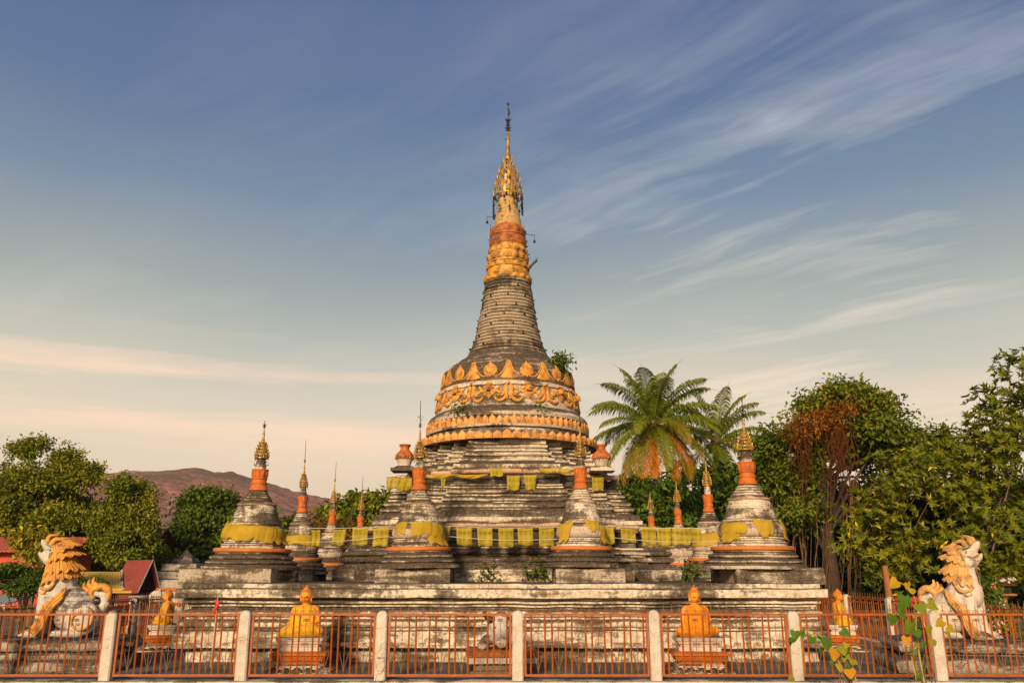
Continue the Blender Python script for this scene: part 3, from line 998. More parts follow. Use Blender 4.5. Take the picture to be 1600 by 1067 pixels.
def make_stupa(needle, name='small_stupa'):
    t = thing(name, 'x', 'stupa')
    sm([(888.5, 1.06), (884, 1.06), (883.4, 1.01), (881, .98)] + tor(880.6, 875, .93, .05) + [(874.5, .90), (873.5, .88)] + tor(873, 867, .84, .05) +
       [(866.6, .80), (865, .78)] + tor(864.6, 861.5, .76, .035) + [(861, .72)], 'moulded_base', M['smallbase'], t, 44)
    sm([(862.3, .70), (862, .81), (860.5, .832), (857, .832), (855.4, .81), (855.2, .68)], 'orange_band', M['ring_or'], t, 44, amp=.005)
    sm([(855.6, .68), (852, .68)] + tor(851.5, 848, .66, .03) + [(847.5, .63), (845, .635), (844.5, .66), (842.5, .66), (842, .63)], 'drum', M['small'], t, 44)
    sm([(842.3, .60), (840, .645), (834, .665), (826, .645), (821, .60), (819.5, .575), (819, .52)], 'lotus_band', M['lotus'], t, 160,
       mod=lambda a, z: 1 + .022 * abs(math.sin(a * 20)), amp=.004, smooth=60)
    sm([(820, .50), (818.5, .575), (816, .585), (815, .55), (811, .525), (805, .485), (800, .462), (799.4, .475), (797, .47), (796.4, .445), (790, .425), (786.4, .41)],
       'bell', M['small'], t, 40)
    sm([(787, .38), (786.6, .425), (785, .44), (783.4, .425), (783, .34)], 'rim_band', M['rope'], t, 40, amp=.006)
    sm([(783.6, .40), (782, .385), (780, .33)] + tor(779.5, 775.5, .295, .02) + tor(775.2, 771.5, .262, .02) + tor(771.2, 767.5, .23, .018) + tor(767.2, 764, .205, .016) + [(763, .19), (760, .18)],
       'ringed_cone', M['small'], t, 36)
    nk = sm([(762.2, .17), (761.8, .205), (760, .205), (757, .185), (754, .168), (751.5, .165), (751, .182), (748.6, .182), (748, .16), (744, .155), (743.6, .172), (741.4, .172), (741, .155),
             (736, .155), (732, .168), (729, .182), (727.2, .188), (727, .12)], 'painted_neck', M['orange'], t, 36, amp=.005)
    petal_row(SZ(741), .155, .165, 9, .025, M['orange'], 'neck_petals', nk, True, .015)
    petal_row(SZ(762), .185, .075, 12, .02, M['orange'], 'neck_petals', nk, True, -.02)
    sm([(727.4, .12), (722, .118), (721.4, .132), (719.6, .13), (719, .112), (712, .098), (706, .085), (690, .05), (676, .02)], 'white_shaft', M['small'], t, 26, amp=.004)
    tz = [(SZ(708), .152), (SZ(702.5), .142), (SZ(697), .125), (SZ(691.5), .103), (SZ(686), .078), (SZ(680.5), .045)]
    hti(tz, 11, .085, M['gilt'], t, name='gilded_umbrella', fat=.75)
    mb = MB()
    for i in range(7):
        a = 2 * PI * i / 7 + .2
        x, y, z = .15 * math.sin(a), -.15 * math.cos(a), SZ(708) - .06 - .05 * (i % 3)
        mb.lathe([(0, .014), (.02, .012), (.035, .004)], 7, (x, y, z), cap0=True, cap1=True)
        mb.tube([(x, y, z + .03), (x, y, SZ(708))], .003, 4)
    mb.build('hanging_bells', M['iron'], t)
    mb = MB().lathe([(SZ(681), .045), (SZ(678), .032), (SZ(677.4), .042), (SZ(675.6), .03), (SZ(668), .024), (SZ(667.4), .034), (SZ(665.6), .022), (SZ(656), .012)], 12, cap0=True, cap1=True)
    mb.build('finial', M['gilt'], t)
    mb = MB()
    if needle:
        mb.tube([(0, 0, SZ(657)), (0, 0, SZ(657) + needle)], [.014, .008], 5)
        for k in range(3):
            for i in range(5):
                a = 2 * PI * i / 5 + k
                z = SZ(657) + .03 * k
                mb.tube([(0, 0, z), (.045 * math.sin(a), -.045 * math.cos(a), z + .03)], [.010, .003], 4)
        mb.ball((0, 0, SZ(657) + needle * .98), .013, 6, 5)
    mb.build('needle', M['iron'], t)
    return t


GS = 'small stupas standing round the platform'
spec = [  # x px at ring, ring row, Y, width scale, height scale, needle, label
    (395, 860, 18.9, 1.0, 1.0, .16, 'stained small stupa on the left front corner of the platform, swathed in deep yellow cloth'),
    (1175, 857, 18.7, 1.07, 1.06, .46, 'pale stained small stupa with a tall needle on the right front corner of the platform'),
    (654, 857.5, 18.95, .86, .99, .62, 'small front stupa with a long thin needle, left of the two before the main chedi'),
    (908.5, 857, 18.95, .82, 1.0, .34, 'small front stupa with yellow cloth in a point, right of the two before the chedi'),
    (469, 874, 22.6, .70, .93, .62, 'slim small stupa directly behind the left front corner stupa'),
    (514, 882, 26.5, .66, .93, .62, 'slim small stupa second behind the left corner, before brown dry bushes'),
    (560, 879, 31.2, .72, .93, .60, 'farthest small stupa on the left edge, only its orange neck and spire over the tier'),
    (1112, 874, 22.6, .74, .95, .30, 'slim small stupa directly behind the right front corner stupa, below palm leaves'),
    (1064, 881, 26.5, .66, .93, .28, 'slim small stupa second behind the right corner, draped in pale flags'),
    (1021, 879, 31.2, .70, .93, .28, 'farthest small stupa on the right edge, only its orange neck and gilt spire in view'),
]
stupas = []
for i, (px, py, Y, sw, sh, ndl, lab) in enumerate(spec):
    t = make_stupa(ndl / sh)
    x = PX(px, py, Y)
    zb = PZ(px, py, Y) - SZ(858.5) * sh
    t.location = (x, Y, zb)
    t.scale = (sw, sw, sh)
    t.rotation_euler = (R(.7 * math.sin(i * 2.7)), R(.8 * math.sin(i * 1.9 + 1)), R(37 * i))
    t['label'] = lab
    t['group'] = GS
    stupas.append((x, Y, zb, sw, sh))

# ------------------------------------------------------------------ pots on the upper tier corners
for px, lab in ((632.5, 'orange lotus pot with a white foot on the left shoulder of the chedi'), (939.5, 'orange lotus pot with a white foot on the right shoulder of the chedi')):
    Y = 22.3
    x = PX(px, 712, Y)
    z0 = zf(730.5, 2.9) - .0
    k = (PZ(px, 690, Y) - PZ(px, 731, Y)) / .88
    t = thing('lotus_pot', lab, 'pot', (x, Y, z0), 0, 'pots on the shoulders of the chedi', (k, k, k))
    MB().box((0, 0, .0), (.82, .82, .10)).lathe([(.04, .36), (.10, .35), (.13, .30)], 28, cap0=True, cap1=True).build('base_slab', M['tier'], t)
    MB().lathe([(.10, .20), (.14, .205), (.20, .21), (.28, .245), (.36, .29), (.40, .30), (.41, .22)], 28, cap0=True, cap1=True).build('white_foot', M['drum'], t)
    bw = MB().lathe([(.40, .25), (.41, .30), (.46, .31), (.52, .285), (.60, .225), (.66, .165), (.71, .145), (.77, .15), (.81, .185), (.84, .20), (.86, .185), (.86, .10)], 60, cap0=True, cap1=True,
                    mod=lambda a, z: 1 + (.03 * abs(math.sin(a * 9)) if .42 < z < .66 else 0)).build('bowl', M['orange_dk'], t, 60)
    petal_row(.355, .285, .10, 16, .04, M['orange_dk'], 'petal_rim', bw, True, .02)

# ------------------------------------------------------------------ yellow cloth: sashes, flags
rngc = random.Random(21)


def sash(cx, cy, r_at, z_at, pieces, name, label, cat, group=None, rz=0, sc=(1, 1)):
    """cloth lengths wound round a stupa; pieces = (angle0, angle1, top row, bottom row, taper)"""
    mb = MB()
    for a0, a1, yt, yb, tp in pieces:
        n = max(6, int(abs(a1 - a0) / 3)); m = 7
        grid = []
        ph = rngc.uniform(0, 6)
        for j in range(m + 1):
            t = j / m
            row = []
            for i in range(n + 1):
                u = i / n
                am = (a0 + a1) / 2
                a = R(am + (a0 + (a1 - a0) * u - am) * (1 - tp * t))
                ybb = yb + 2.2 * math.sin(u * 7 + ph) + 1.2 * math.sin(u * 17 + ph * 2)
                y = yt + 1.2 * math.sin(u * 5 + ph) + (ybb - yt - 1.2 * math.sin(u * 5 + ph)) * t
                rr = r_at(y) + .006 + .005 * math.sin(u * n * .9 + ph + t * 2) + .005 * math.sin(u * n * 2.1 + t * 5)
                row.append((rr * sc[0] * math.sin(a), -rr * sc[0] * math.cos(a), SZ(y) * sc[1]))
            grid.append(row)
        mb.loft(grid, close=False)
    o = mb.build(name, M['sash'], None, 70)
    o.location = (cx[0], cx[1], cx[2])
    md = o.modifiers.new('thick', 'SOLIDIFY'); md.thickness = .006
    return tag(o, label, cat, group)


LR = [(856, .84), (852, .80), (848, .74), (844, .70), (841, .68), (834, .69), (826, .67), (820, .62), (815, .60), (808, .53), (800, .50)]
r_l = lambda y: float(np.interp(-y, [-a for a, b in LR], [b for a, b in LR]))
GC = 'yellow cloths wound round the stupas'
pcs = [
    (0, [(-100, -35, 818, 841, 0), (-40, 25, 819, 843, 0), (15, 62, 821, 846, .1), (55, 110, 826, 849, .1), (-95, -60, 812, 846, .3)], 'deep yellow cloth wound thickly round the left corner stupa'),
    (1, [(-75, -32, 820, 848, .1), (-12, 30, 817, 842, .45), (48, 80, 817, 846, .35), (-62, -20, 822, 836, 0)], 'yellow cloth knotted in three swags round the right corner stupa'),
    (2, [(-62, -22, 817, 835, .2), (-14, 38, 816, 838, .2), (30, 70, 819, 843, .1), (25, 85, 836, 852, .1)], 'yellow cloth round the left stupa before the chedi, loose at its right'),
    (3, [(-72, -22, 818, 848, .6), (2, 50, 814, 832, .5), (42, 78, 824, 850, .2)], 'yellow cloth hanging in a sharp point on the right stupa before the chedi'),
    (4, [(-80, 80, 810, 830, 0)], 'sheer yellow cloth round the second stupa behind the left corner'),
    (7, [(-85, 70, 806, 832, 0)], 'sheer yellow cloth round the second stupa behind the right corner'),
]
for i, pieces, lab in pcs:
    x, y, z, sw, sh = stupas[i]
    sash((x, y, z), None, r_l, None, pieces, 'yellow_sash', lab, 'cloth', GC, sc=(sw, sh))


def flag(px, py0, py1, wpx, Y, label, group, skew=0.0, taper=0.0, tilt=0.0, wave=.02, rz=0.0):
    x = PX(px, py0, Y); z1 = PZ(px, py0, Y); z0 = PZ(px, py1, Y)
    w = PX(px + wpx, py0, Y) - x
    n, m = 10, 9
    ph = rngc.uniform(0, 9)
    grid = []
    for j in range(m + 1):
        t = j / m
        row = []
        for i in range(n + 1):
            u = i / n - .5
            xx = u * w * (1 - taper * t) + skew * t * w
            zz = -(z1 - z0) * t - tilt * u * w - (.02 * (1 - 4 * u * u) * (1 - t)) - .012 * math.sin(u * 9 + ph) * t
            yy = wave * math.sin(u * 7 + ph + t * 1.5) * (.35 + t) + .015 * math.sin(t * 5 + ph)
            row.append((xx, yy, zz))
        grid.append(row)
    mb = MB().loft(grid, close=False)
    o = mb.build('prayer_flag', M['flag'], None, 70)
    o.location = (x, Y, z1); o.rotation_euler = (0, 0, rz)
    md = o.modifiers.new('thick', 'SOLIDIFY'); md.thickness = .004
    return tag(o, label, 'flag', group)


GL = 'lower row of yellow flags'
YL = 19.35
low = [(493.5, 827, 853, 14, 'yellow flag on the lower cord, nearest to the left corner stupa'),
       (531, 826, 852, 20, 'yellow flag on the lower cord in front of the dry bush at left'),
       (562.5, 823, 852, 24, 'yellow flag on the lower cord, third right of the left corner stupa'),
       (596, 822, 853, 25, 'yellow flag on the lower cord touching the left side of the left inner stupa'),
       (696, 822, 853, 16, 'narrow slanted yellow flag on the lower cord just right of the left inner stupa'),
       (725, 823, 852, 24, 'leftmost full square yellow flag between the two inner stupas'),
       (757, 823.5, 853, 24, 'second full square yellow flag from the left between the two inner stupas'),
       (790.5, 824, 854, 24, 'middle square yellow flag under the rope moulding between the two inner stupas'),
       (820.5, 824, 852, 24, 'yellow flag with a pale torn corner, second from the right between the inner stupas'),
       (854, 823, 853, 24, 'rightmost square yellow flag between the two inner stupas'),
       (951, 821, 850, 16, 'narrow yellow flag on the lower cord just right of the right inner stupa'),
       (981, 821.5, 847, 24, 'yellow flag on the lower cord, second to the right of the right inner stupa'),
       (1013, 822, 852, 23, 'pale yellow flag on the lower cord before the redented corner at right'),
       (1037, 823, 854, 22, 'pale yellow flag on the lower cord overlapping the end of the rope moulding'),
       (1064, 823, 851, 30, 'sheer wide yellow flag covering the slim third stupa at right'),
       (1086, 824, 847, 17, 'greenish yellow flag on the lower cord nearest the right corner stupa')]
for k, (px, a, b, w, lab) in enumerate(low):
    flag(px, a, b, w, YL + (.0 if px < 620 or px > 940 else .3), lab, GL, skew=rngc.uniform(-.08, .08) - (.22 if px == 696 else 0), taper=rngc.uniform(0, .08), tilt=rngc.uniform(-.03, .03))
GU = 'upper row of yellow flags'
YU = 21.35
for px, a, b, w, lab, sk, tp in ((802, 742, 766, 20, 'left one of two square yellow flags on the upper wall of the chedi', 0, .05),
                                 (828.5, 741, 765, 20, 'right one of two square yellow flags on the upper wall of the chedi, narrower below', 0, .28),
                                 (692.5, 744, 764, 9, 'small pointed yellow flag under the bunched cloth of the upper tier', 0, .7),
                                 (776, 730, 744, 20, 'yellow flag folded over the upper rope moulding at its middle', 0, 0),
                                 (856, 730, 739, 26, 'short yellow flag folded over the upper rope moulding, left of a pair at right', 0, 0),
                                 (881, 731, 740, 20, 'short yellow flag folded over the upper rope moulding, right of a pair at right', .05, 0),
                                 (934, 744, 766, 19, 'yellow flag on the upper tier right of the right inner stupa spire', 0, .1)):
    flag(px, a, b, w, YU + (1.0 if px > 900 else 0) - (.14 if a < 735 else 0), lab, GU, sk, tp)
# bunched cloth and wide cloth at the left of the upper tier
mb = MB()
for j, (x0, x1, y0, y1, Y) in enumerate(((668, 762, 741, 746, 21.33), (604, 644, 744, 764, 22.35))):
    grid = []
    for q in range(7):
        t = q / 6
        row = []
        for i in range(31):
            u = i / 30
            px = x0 + (x1 - x0) * u
            py = y0 + (y1 - y0) * t + 1.5 * math.sin(u * 11 + j) * (.4 + t) + (3 * u if j else 0)
            X, Z = P(px, py, Y)
            row.append((X, Y + .025 * math.sin(u * 23 + t * 4) - .02 * math.sin(PI * t), Z))
        grid.append(row)
    o = MB().loft(grid, close=False).build('draped_cloth', M['flag'] if j else M['sash'], None, 70)
    md = o.modifiers.new('thick', 'SOLIDIFY'); md.thickness = .005
    tag(o, ['long thin yellow cloth bunched along the upper tier of the chedi', 'wide yellow cloth spread over the left corner of the upper tier'][j], 'cloth', 'cloths on the upper tier')
# cords
for pts, sag, lab in (([(452, 824, 19.1), (606, 822, YL), (704, 822, YL), (866, 823, YL + .25), (956, 822, YL), (1130, 824, 19.0)], .03, 'thin white cord carrying the lower row of yellow flags'),
                      ([(445, 846, 19.1), (604, 838, YL), (704, 838, YL), (870, 842, YL + .2), (960, 840, YL), (1120, 845, 19.0)], .05, 'second thin white cord slung below the lower row of flags')):
    q = []
    for (a, b) in zip(pts[:-1], pts[1:]):
        A = Vector((PX(*a), a[2] - .03, PZ(*a))); B = Vector((PX(*b), b[2] - .03, PZ(*b)))
        q += [A + (B - A) * k / 8 - Vector((0, 0, sag * math.sin(PI * k / 8))) for k in range(8)]
    q.append(B)
    tag(MB().tube(q, .006, 5).build('cord', M['cord']), lab, 'cord', 'cords round the chedi')
# ------------------------------------------------------------------ front fence
YFEN = 14.64
wallm = MB().box((0, 14.72, -.055), (26, .62, .11))
wallm.v = []
wallm.f = []
rr = []
for z, d in ((-.12, .0), (-.02, .0), (0.0, -.015), (.001, -.05)):
    rr.append(rect_ring(13 + d, 14.42 - d, 14.9 + d, 0, z - .004, kx=80, ky=3))
wl = MB().loft(rr, cap1=True).jitter(.008, 2.0, .004, 9)
tag(wl.build('fence_footing', M['post']), 'long low whitewashed footing under the front fence', 'low wall')

post_px = [-42, 171, 381, 596, 809, 1023.5, 1242, 1464, 1690]
post_x = [PX(x, 1010, YFEN) for x in post_px]


def make_post(h=1.09, w=.185):
    rr = []
    e = .022
    for z, s_ in ((0, 1), (h * .3, 1), (h * .6, .99), (h * .84, .98), (h - .10, .98), (h - .05, .86), (h - .012, .52), (h, .22)):
        q = w / 2 * s_; c = min(e, q * .4)
        rr.append([(-q + c, -q, z), (q - c, -q, z), (q, -q + c, z), (q, q - c, z), (q - c, q, z), (-q + c, q, z), (-q, q - c, z), (-q, -q + c, z)])
    return MB().loft(rr, cap0=True, cap1=True)


GP = 'white posts of the front fence'
labs = ['white fence post at the far left edge', 'white fence post right beside the left lion tail', 'white fence post between the red ribbon and the left front Buddha',
        'white fence post between the left front Buddha and the crouching animal statue', 'white fence post just right of the crouching white animal statue',
        'white fence post left of the right front Buddha', 'white fence post right of the right front Buddha, by the creeper leaves', 'white fence post with dried tendril in front of the right lion',
        'white fence post at the far right edge']
for i, x in enumerate(post_x):
    o = make_post(1.09 + (.004 * (i % 3))).jitter(.004, 3, .003, 14, (x, 0, 0)).build('fence_post', M['post'], None, 30)
    o.location = (x, YFEN, 0)
    o.rotation_euler = (0, 0, R((i * 37) % 5 - 2))
    tag(o, labs[i], 'post', GP)


def scroll(mb, cx, cz, r, d, n=10, rad=.006, turns=1.25):
    pts = []
    for k in range(n + 1):
        t = k / n
        a = turns * 2 * PI * t
        q = r * (1 - .62 * t)
        pts.append((cx + d * (r - q * math.cos(a)) * 1.0, 0, cz + q * math.sin(a)))
    mb.tube(pts, rad, 4)


def make_panel(L=2.02):
    t = thing('metal_fence', 'x', 'fence')
    zb, zt = .075, 1.025
    mb = MB()
    mb.box((L / 2, 0, zt), (L, .032, .034)); mb.box((L / 2, 0, zb), (L, .032, .036))
    mb.box((.018, 0, (zb + zt) / 2), (.036, .030, zt - zb - .036)); mb.box((L - .018, 0, (zb + zt) / 2), (.036, .030, zt - zb - .036))
    mb.build('frame', M['fence'], t, 0)
    ub = [(a - 130) / 1320 for a in (205, 353, 428, 572, 638, 786, 852, 986, 1056, 1196, 1262, 1400)]
    ut = [(a - 130) / 1320 for a in (280, 495, 705, 920, 1126, 1330)]
    for u in ub:
        q = .006 * math.sin(u * 91)
        MB().tube([(u * L + q, 0, zb + .017), (u * L + q * .2, .004 * math.sin(u * 57), (zb + zt) / 2), (u * L - q * .6, 0, zt - .016)], .0145, 4).build('bar', M['fence'], t, 0)
    mb = MB()
    for u in ut:
        x = u * L
        mb.tube([(x, 0, .17), (x, 0, .96)], .0055, 5)
        mb.tube([(x - .075, 0, .42), (x - .05, 0, .33), (x - .02, 0, .22), (x - .004, 0, .15), (x, 0, .095)], .0055, 5)
        mb.tube([(x + .075, 0, .42), (x + .05, 0, .33), (x + .02, 0, .22), (x + .004, 0, .15), (x, 0, .095)], .0055, 5)
        scroll(mb, x, .55, .032, 1); scroll(mb, x, .55, .032, -1)
        scroll(mb, x, .93, .026, 1); scroll(mb, x, .93, .026, -1)
    mb.build('scroll_work', M['rust'], t, 60)
    mb = MB()
    n = 16
    for k in range(n):
        x = L * (k + .5) / n
        mb.tube([(x, 0, zt + .015), (x, 0, zt + .13), (x, 0, zt + .165)], [.0055, .0055, .002], 5)
        scroll(mb, x + .004, zt + .045, .024, 1, 8, .0045, 1.0); scroll(mb, x - .004, zt + .045, .024, -1, 8, .0045, 1.0)
    mb.build('spike_row', M['rust'], t, 60)
    return t


GF = 'orange panels of the front fence'
plabs = ['orange fence panel across the left lion pedestal', 'orange fence panel with the red ribbon behind it, before the left rear Buddha', 'orange fence panel in front of the left front Buddha',
         'orange fence panel in front of the crouching animal statue', 'plain orange fence panel with only stained platform behind', 'orange fence panel in front of the right front Buddha',
         'orange fence panel with creeper leaves in front, before the right rear Buddha', 'orange fence panel across the right lion pedestal']
panel0 = None
for i in range(len(post_x) - 1):
    a, b = post_x[i] + .105, post_x[i + 1] - .105
    s = (b - a) / 2.02
    if panel0 is None:
        panel0 = make_panel(); p = panel0
        p.location = (a, YFEN, 0); p.scale = (s, 1, 1); p['label'] = plabs[0]; p['group'] = GF
    else:
        p = dup(panel0, (a, YFEN, 0), 0, plabs[i], GF, (s, 1, 1))

# ------------------------------------------------------------------ side fences running back
post0 = make_post(1.12, .20).build('fence_post', M['post'], None, 30)
first = True
sp = {-1: ['white side fence post at the far left behind the left lion', 'white side fence post behind the left lion tail', 'white side fence post between the notice board and the left rear Buddha', 'white side fence post hidden behind the left rear Buddha', 'white side fence post at the back left of the courtyard'],
      1: ['white side fence post at the far right beside the right lion feet', 'white side fence post left of the right lion, behind creeper leaves', 'white side fence post right of the right rear Buddha', 'white side fence post behind the right rear Buddha', 'white side fence post at the back right of the courtyard']}
pp = {-1: ['orange side fence panel beside the left lion', 'orange side fence panel behind the left lion', 'orange side fence panel carrying the notice board', 'orange side fence panel behind the left rear Buddha', 'orange side fence panel at the back left'],
      1: ['orange side fence panel beside the right lion feet', 'orange side fence panel behind the right lion', 'orange side fence panel next to the orange post', 'orange side fence panel behind the right rear Buddha', 'orange side fence panel at the back right']}
for sd_ in (-1, 1):
    ysl = [15.9, 19.0 if sd_ > 0 else 19.8, 21.8, 24.6, 27.4, 30.2]
    for i, y in enumerate(ysl):
        x = sd_ * XF
        if i < 5:
            if first:
                o = post0; first = False
            else:
                o = post0.copy(); COL.objects.link(o)
            o.location = (x, y, 0)
            tag(o, sp[sd_][i], 'post', 'white posts of the side fences')
            L = ysl[i + 1] - y - .22
            dup(panel0, (x, y + .11, 0), PI / 2, pp[sd_][i], 'orange panels of the side fences', (L / 2.02, 1, 1))
        if i < 5:
            continue
for sd_, lb in ((-1, 'low whitewashed footing under the left side fence'), (1, 'low whitewashed footing under the right side fence')):
    MBf = MB().box((sd_ * XF, 23.0, .0), (.34, 15.6, .09))
    tag(MBf.build('fence_footing', M['post']), lb, 'low wall', 'footings of the side fences')

# ------------------------------------------------------------------ seated Buddhas
def buddha_body(mat):
    b = MB()
    b.cap((.0, .06, .13), (0, .05, .43), .165, .175)
    b.ball((0, .05, .40), (.20, .125, .14))
    b.cap((-.17, .05, .50), (.17, .05, .50), .072, .072)
    b.ball((0, .0, .44), (.15, .10, .08))
    b.cap((0, .04, .52), (0, .035, .64), .058, .052)
    b.ball((0, .02, .725), (.100, .112, .130))
    b.ball((0, -.01, .675), (.075, .08, .065))
    b.ball((0, .03, .835), (.066, .07, .055))
    b.cap((0, .03, .87), (0, .03, .93), .028, .008)
    for s in (-1, 1):
        b.cap((s * .104, .03, .745), (s * .106, .03, .645), .020, .016)
        b.cap((s * .215, .05, .475), (s * .265, .02, .28), .062, .05)
        b.ball((s * .040, -.082, .735), (.024, .016, .011))
        b.cap((s * .10, .05, .11), (s * .33, -.08, .095), .115, .088)
        b.cap((s * .33, -.09, .085), (-s * .06, -.215, .085), .075, .052)
        b.cap((-s * .06, -.215, .085), (-s * .17, -.20, .12), .035, .024)
    b.cap((0, -.085, .745), (0, -.115, .705), .011, .021)
    b.cap((-.03, -.092, .662), (.03, -.092, .662), .011, .011)
    b.cap((.265, .02, .28), (.07, -.18, .20), .048, .036)
    b.ball((.02, -.20, .185), (.075, .05, .025))
    for k in range(4):
        b.cap((.0 - .01 * k, -.195 - .016 * k, .19), (-.085 + .008 * k, -.19 - .016 * k, .192), .011, .008)
    b.cap((.03, -.17, .20), (.0, -.165, .215), .013, .009)
    b.cap((-.265, .02, .28), (-.29, -.15, .17), .048, .036)
    b.ball((-.295, -.19, .145), (.035, .05, .03))
    for k in range(4):
        b.cap((-.275 - .017 * k, -.20, .14), (-.275 - .018 * k, -.225, .055 + .006 * abs(k - 1)), .011, .008)
    b.cap((-.262, -.18, .14), (-.25, -.2, .10), .012, .009)
    return sculpt('body', b, .013, mat, None, 3)


def buddha_robe(mat, wide, lean=0.0):
    """mantle falling from the shoulders over both knees, folds running down"""
    prof = [(.560, .080, .070), (.548, .15, .090), (.515, .215, .115), (.45, .245, .15), (.36, .252, .165), (.28, .252, .175), (.225, .262, .20), (.195, .295, .24), (.17, .345, .285), (.12, .385, .315), (.06, .40, .325), (-.01, .405 * wide, .325)]
    rr = []
    n = 84
    for k, (z, a, c) in enumerate(prof):
        ring = []
        t = k / (len(prof) - 1)
        for i in range(n):
            an = 2 * PI * i / n
            arm = -.16 * math.exp(-((z - .36) / .11) ** 2) * (math.exp(-((an - 1.5 * PI - .78) / .16) ** 2) + math.exp(-((an - 1.5 * PI + .78) / .16) ** 2))
            fo = 1 + arm + t * (.018 * math.sin(an * 11 + 1.3 * z * 9) + .020 * math.sin(an * 23 + z * 14))
            dz = -.02 * t * math.sin(an * 3 + 1) - (.03 * t * t if wide > 1.05 and math.cos(an) < 0 else 0)
            x = a * fo * math.cos(an)
            ring.append((x - lean * t * max(0, -x), .02 + c * fo * math.sin(an) * (1 if math.sin(an) < 0 else .62), z + dz))
        rr.append(ring)
    o = MB().loft(rr).build('robe', mat, None, 80)
    md = o.modifiers.new('thick', 'SOLIDIFY'); md.thickness = .010
    return o


body0 = buddha_body(M['buddha'])
M['red_lip'] = paint('lip_paint', (.38, .07, .015), (.2, .05, .02), .2, .6)
M['hair'] = paint('amber_hair_paint', (.56, .17, .010), (.3, .10, .02), .4, .5, scale=2)
hm_ = MB()
hm_.ball((0, .034, .752), (.107, .112, .122), 24, 16)
hm_.v = [(x, y, z) if not (y < -.02 and z < .80) else (x, max(y, -.02 - .25 * max(0, z - .765)), z) for x, y, z in hm_.v]
rngh = random.Random(5)
for k in range(9):
    for i in range(18):
        th_, a_ = R(12 + 11 * k), 2 * PI * (i + .5 * (k % 2)) / 18
        y_, z_ = .034 - .112 * math.sin(th_) * math.cos(a_), .752 + .122 * math.cos(th_)
        if y_ < -.03 and z_ < .805:
            continue
        hm_.ball((.107 * math.sin(th_) * math.sin(a_), y_, z_), .012, 6, 4)
hm_.ball((0, .03, .865), (.062, .064, .045), 16, 10)
hm_.cap((0, .03, .885), (0, .03, .945), .028, .006)
hair0 = hm_.build('hair', M['hair'], None, 50)
M['facepaint'] = paint('dark_face_paint', (.09, .035, .012), (.05, .02, .01), .2, .6)
eyes0 = [MB().tube(curve([(s_ * .022, -.098, .726), (s_ * .042, -.101, .722), (s_ * .064, -.089, .728)], 4), [.002] + [.0065] * 7 + [.002], 6).build('eye', M['facepaint'], None, 60) for s_ in (-1, 1)]
mouth0 = MB().tube(curve([(-.03, -.097, .664), (0, -.106, .659), (.03, -.097, .664)], 4), [.002] + [.006] * 7 + [.002], 6).build('mouth', M['red_lip'], None, 60)
robe_y, robe_o = buddha_robe(M['robe_y'], 1.10, .25), buddha_robe(M['robe_o'], 1.0)
used = set()


def place_buddha(x, y, z, rz, s, robe, label):
    t = thing('buddha_statue', label, 'statue', (x, y, z), rz, 'seated Buddha statues round the chedi', (s, s, s))
    for o in (body0, robe, hair0, mouth0, *eyes0):
        if o.name in used:
            o = o.copy(); COL.objects.link(o)
        else:
            used.add(o.name)
        o.parent = t
    return t


def sq(hx, hy, z, e=.02):
    return [(-hx + e, -hy, z), (hx - e, -hy, z), (hx, -hy + e, z), (hx, hy - e, z), (hx - e, hy, z), (-hx + e, hy, z), (-hx, hy - e, z), (-hx, -hy + e, z)]


def pedestal(x, y, rz, s, label):
    t = thing('statue_pedestal', label, 'pedestal', (x, y, 0), rz, 'pedestals of the Buddha statues', (s, s, s))
    MB().loft([sq(.40, .33, z) if 0 else sq(a, b, z) for z, a, b in ((.36, .37, .29), (.43, .37, .29), (.435, .34, .27), (.475, .34, .27), (.48, .38, .30), (.525, .39, .31), (.53, .41, .33), (.585, .42, .34), (.59, .38, .30))], cap1=True).jitter(.006, 4).build('lotus_seat', M['whiteclean'], t)
    MB().loft([sq(a, b, z) for z, a, b in ((.15, .38, .30), (.19, .38, .30), (.195, .43, .34), (.285, .47, .37), (.29, .50, .40), (.33, .50, .40), (.355, .44, .35), (.36, .38, .30))], cap0=True, cap1=True).jitter(.005, 4).build('orange_course', M['orange'], t)
    MB().loft([sq(a, b, z) for z, a, b in ((.06, .44, .36), (.085, .44, .36), (.09, .40, .32), (.115, .40, .32), (.12, .43, .34), (.15, .38, .30), (.155, .36, .28))], cap1=True).jitter(.006, 4).build('white_step', M['whiteclean'], t)
    # splayed lotus leaves at the foot
    mb = MB()
    for side in range(4):
        for k in range(5):
            u = -.40 + .20 * k
            l = .20
            pts = []
            for (v, w, h) in ((0, .09, .075), (.4, .10, .068), (.75, .07, .045), (1.0, .012, .02)):
                pts.append([(u - w, -.36 - l * v, h - .02), (u - w * .5, -.36 - l * v, h + .012), (u, -.36 - l * v, h + .022), (u + w * .5, -.36 - l * v, h + .012), (u + w, -.36 - l * v, h - .02)])
            q = [[(a * math.cos(side * PI / 2) - b * math.sin(side * PI / 2), a * math.sin(side * PI / 2) + b * math.cos(side * PI / 2), c) for a, b, c in r_] for r_ in pts]
            mb.loft(q, close=False)
    mb.loft([sq(.56, .5, z) for z in (-.03, .025)], cap1=True)
    mb.build('lotus_foot', M['lotus'], t, 50)
    return t


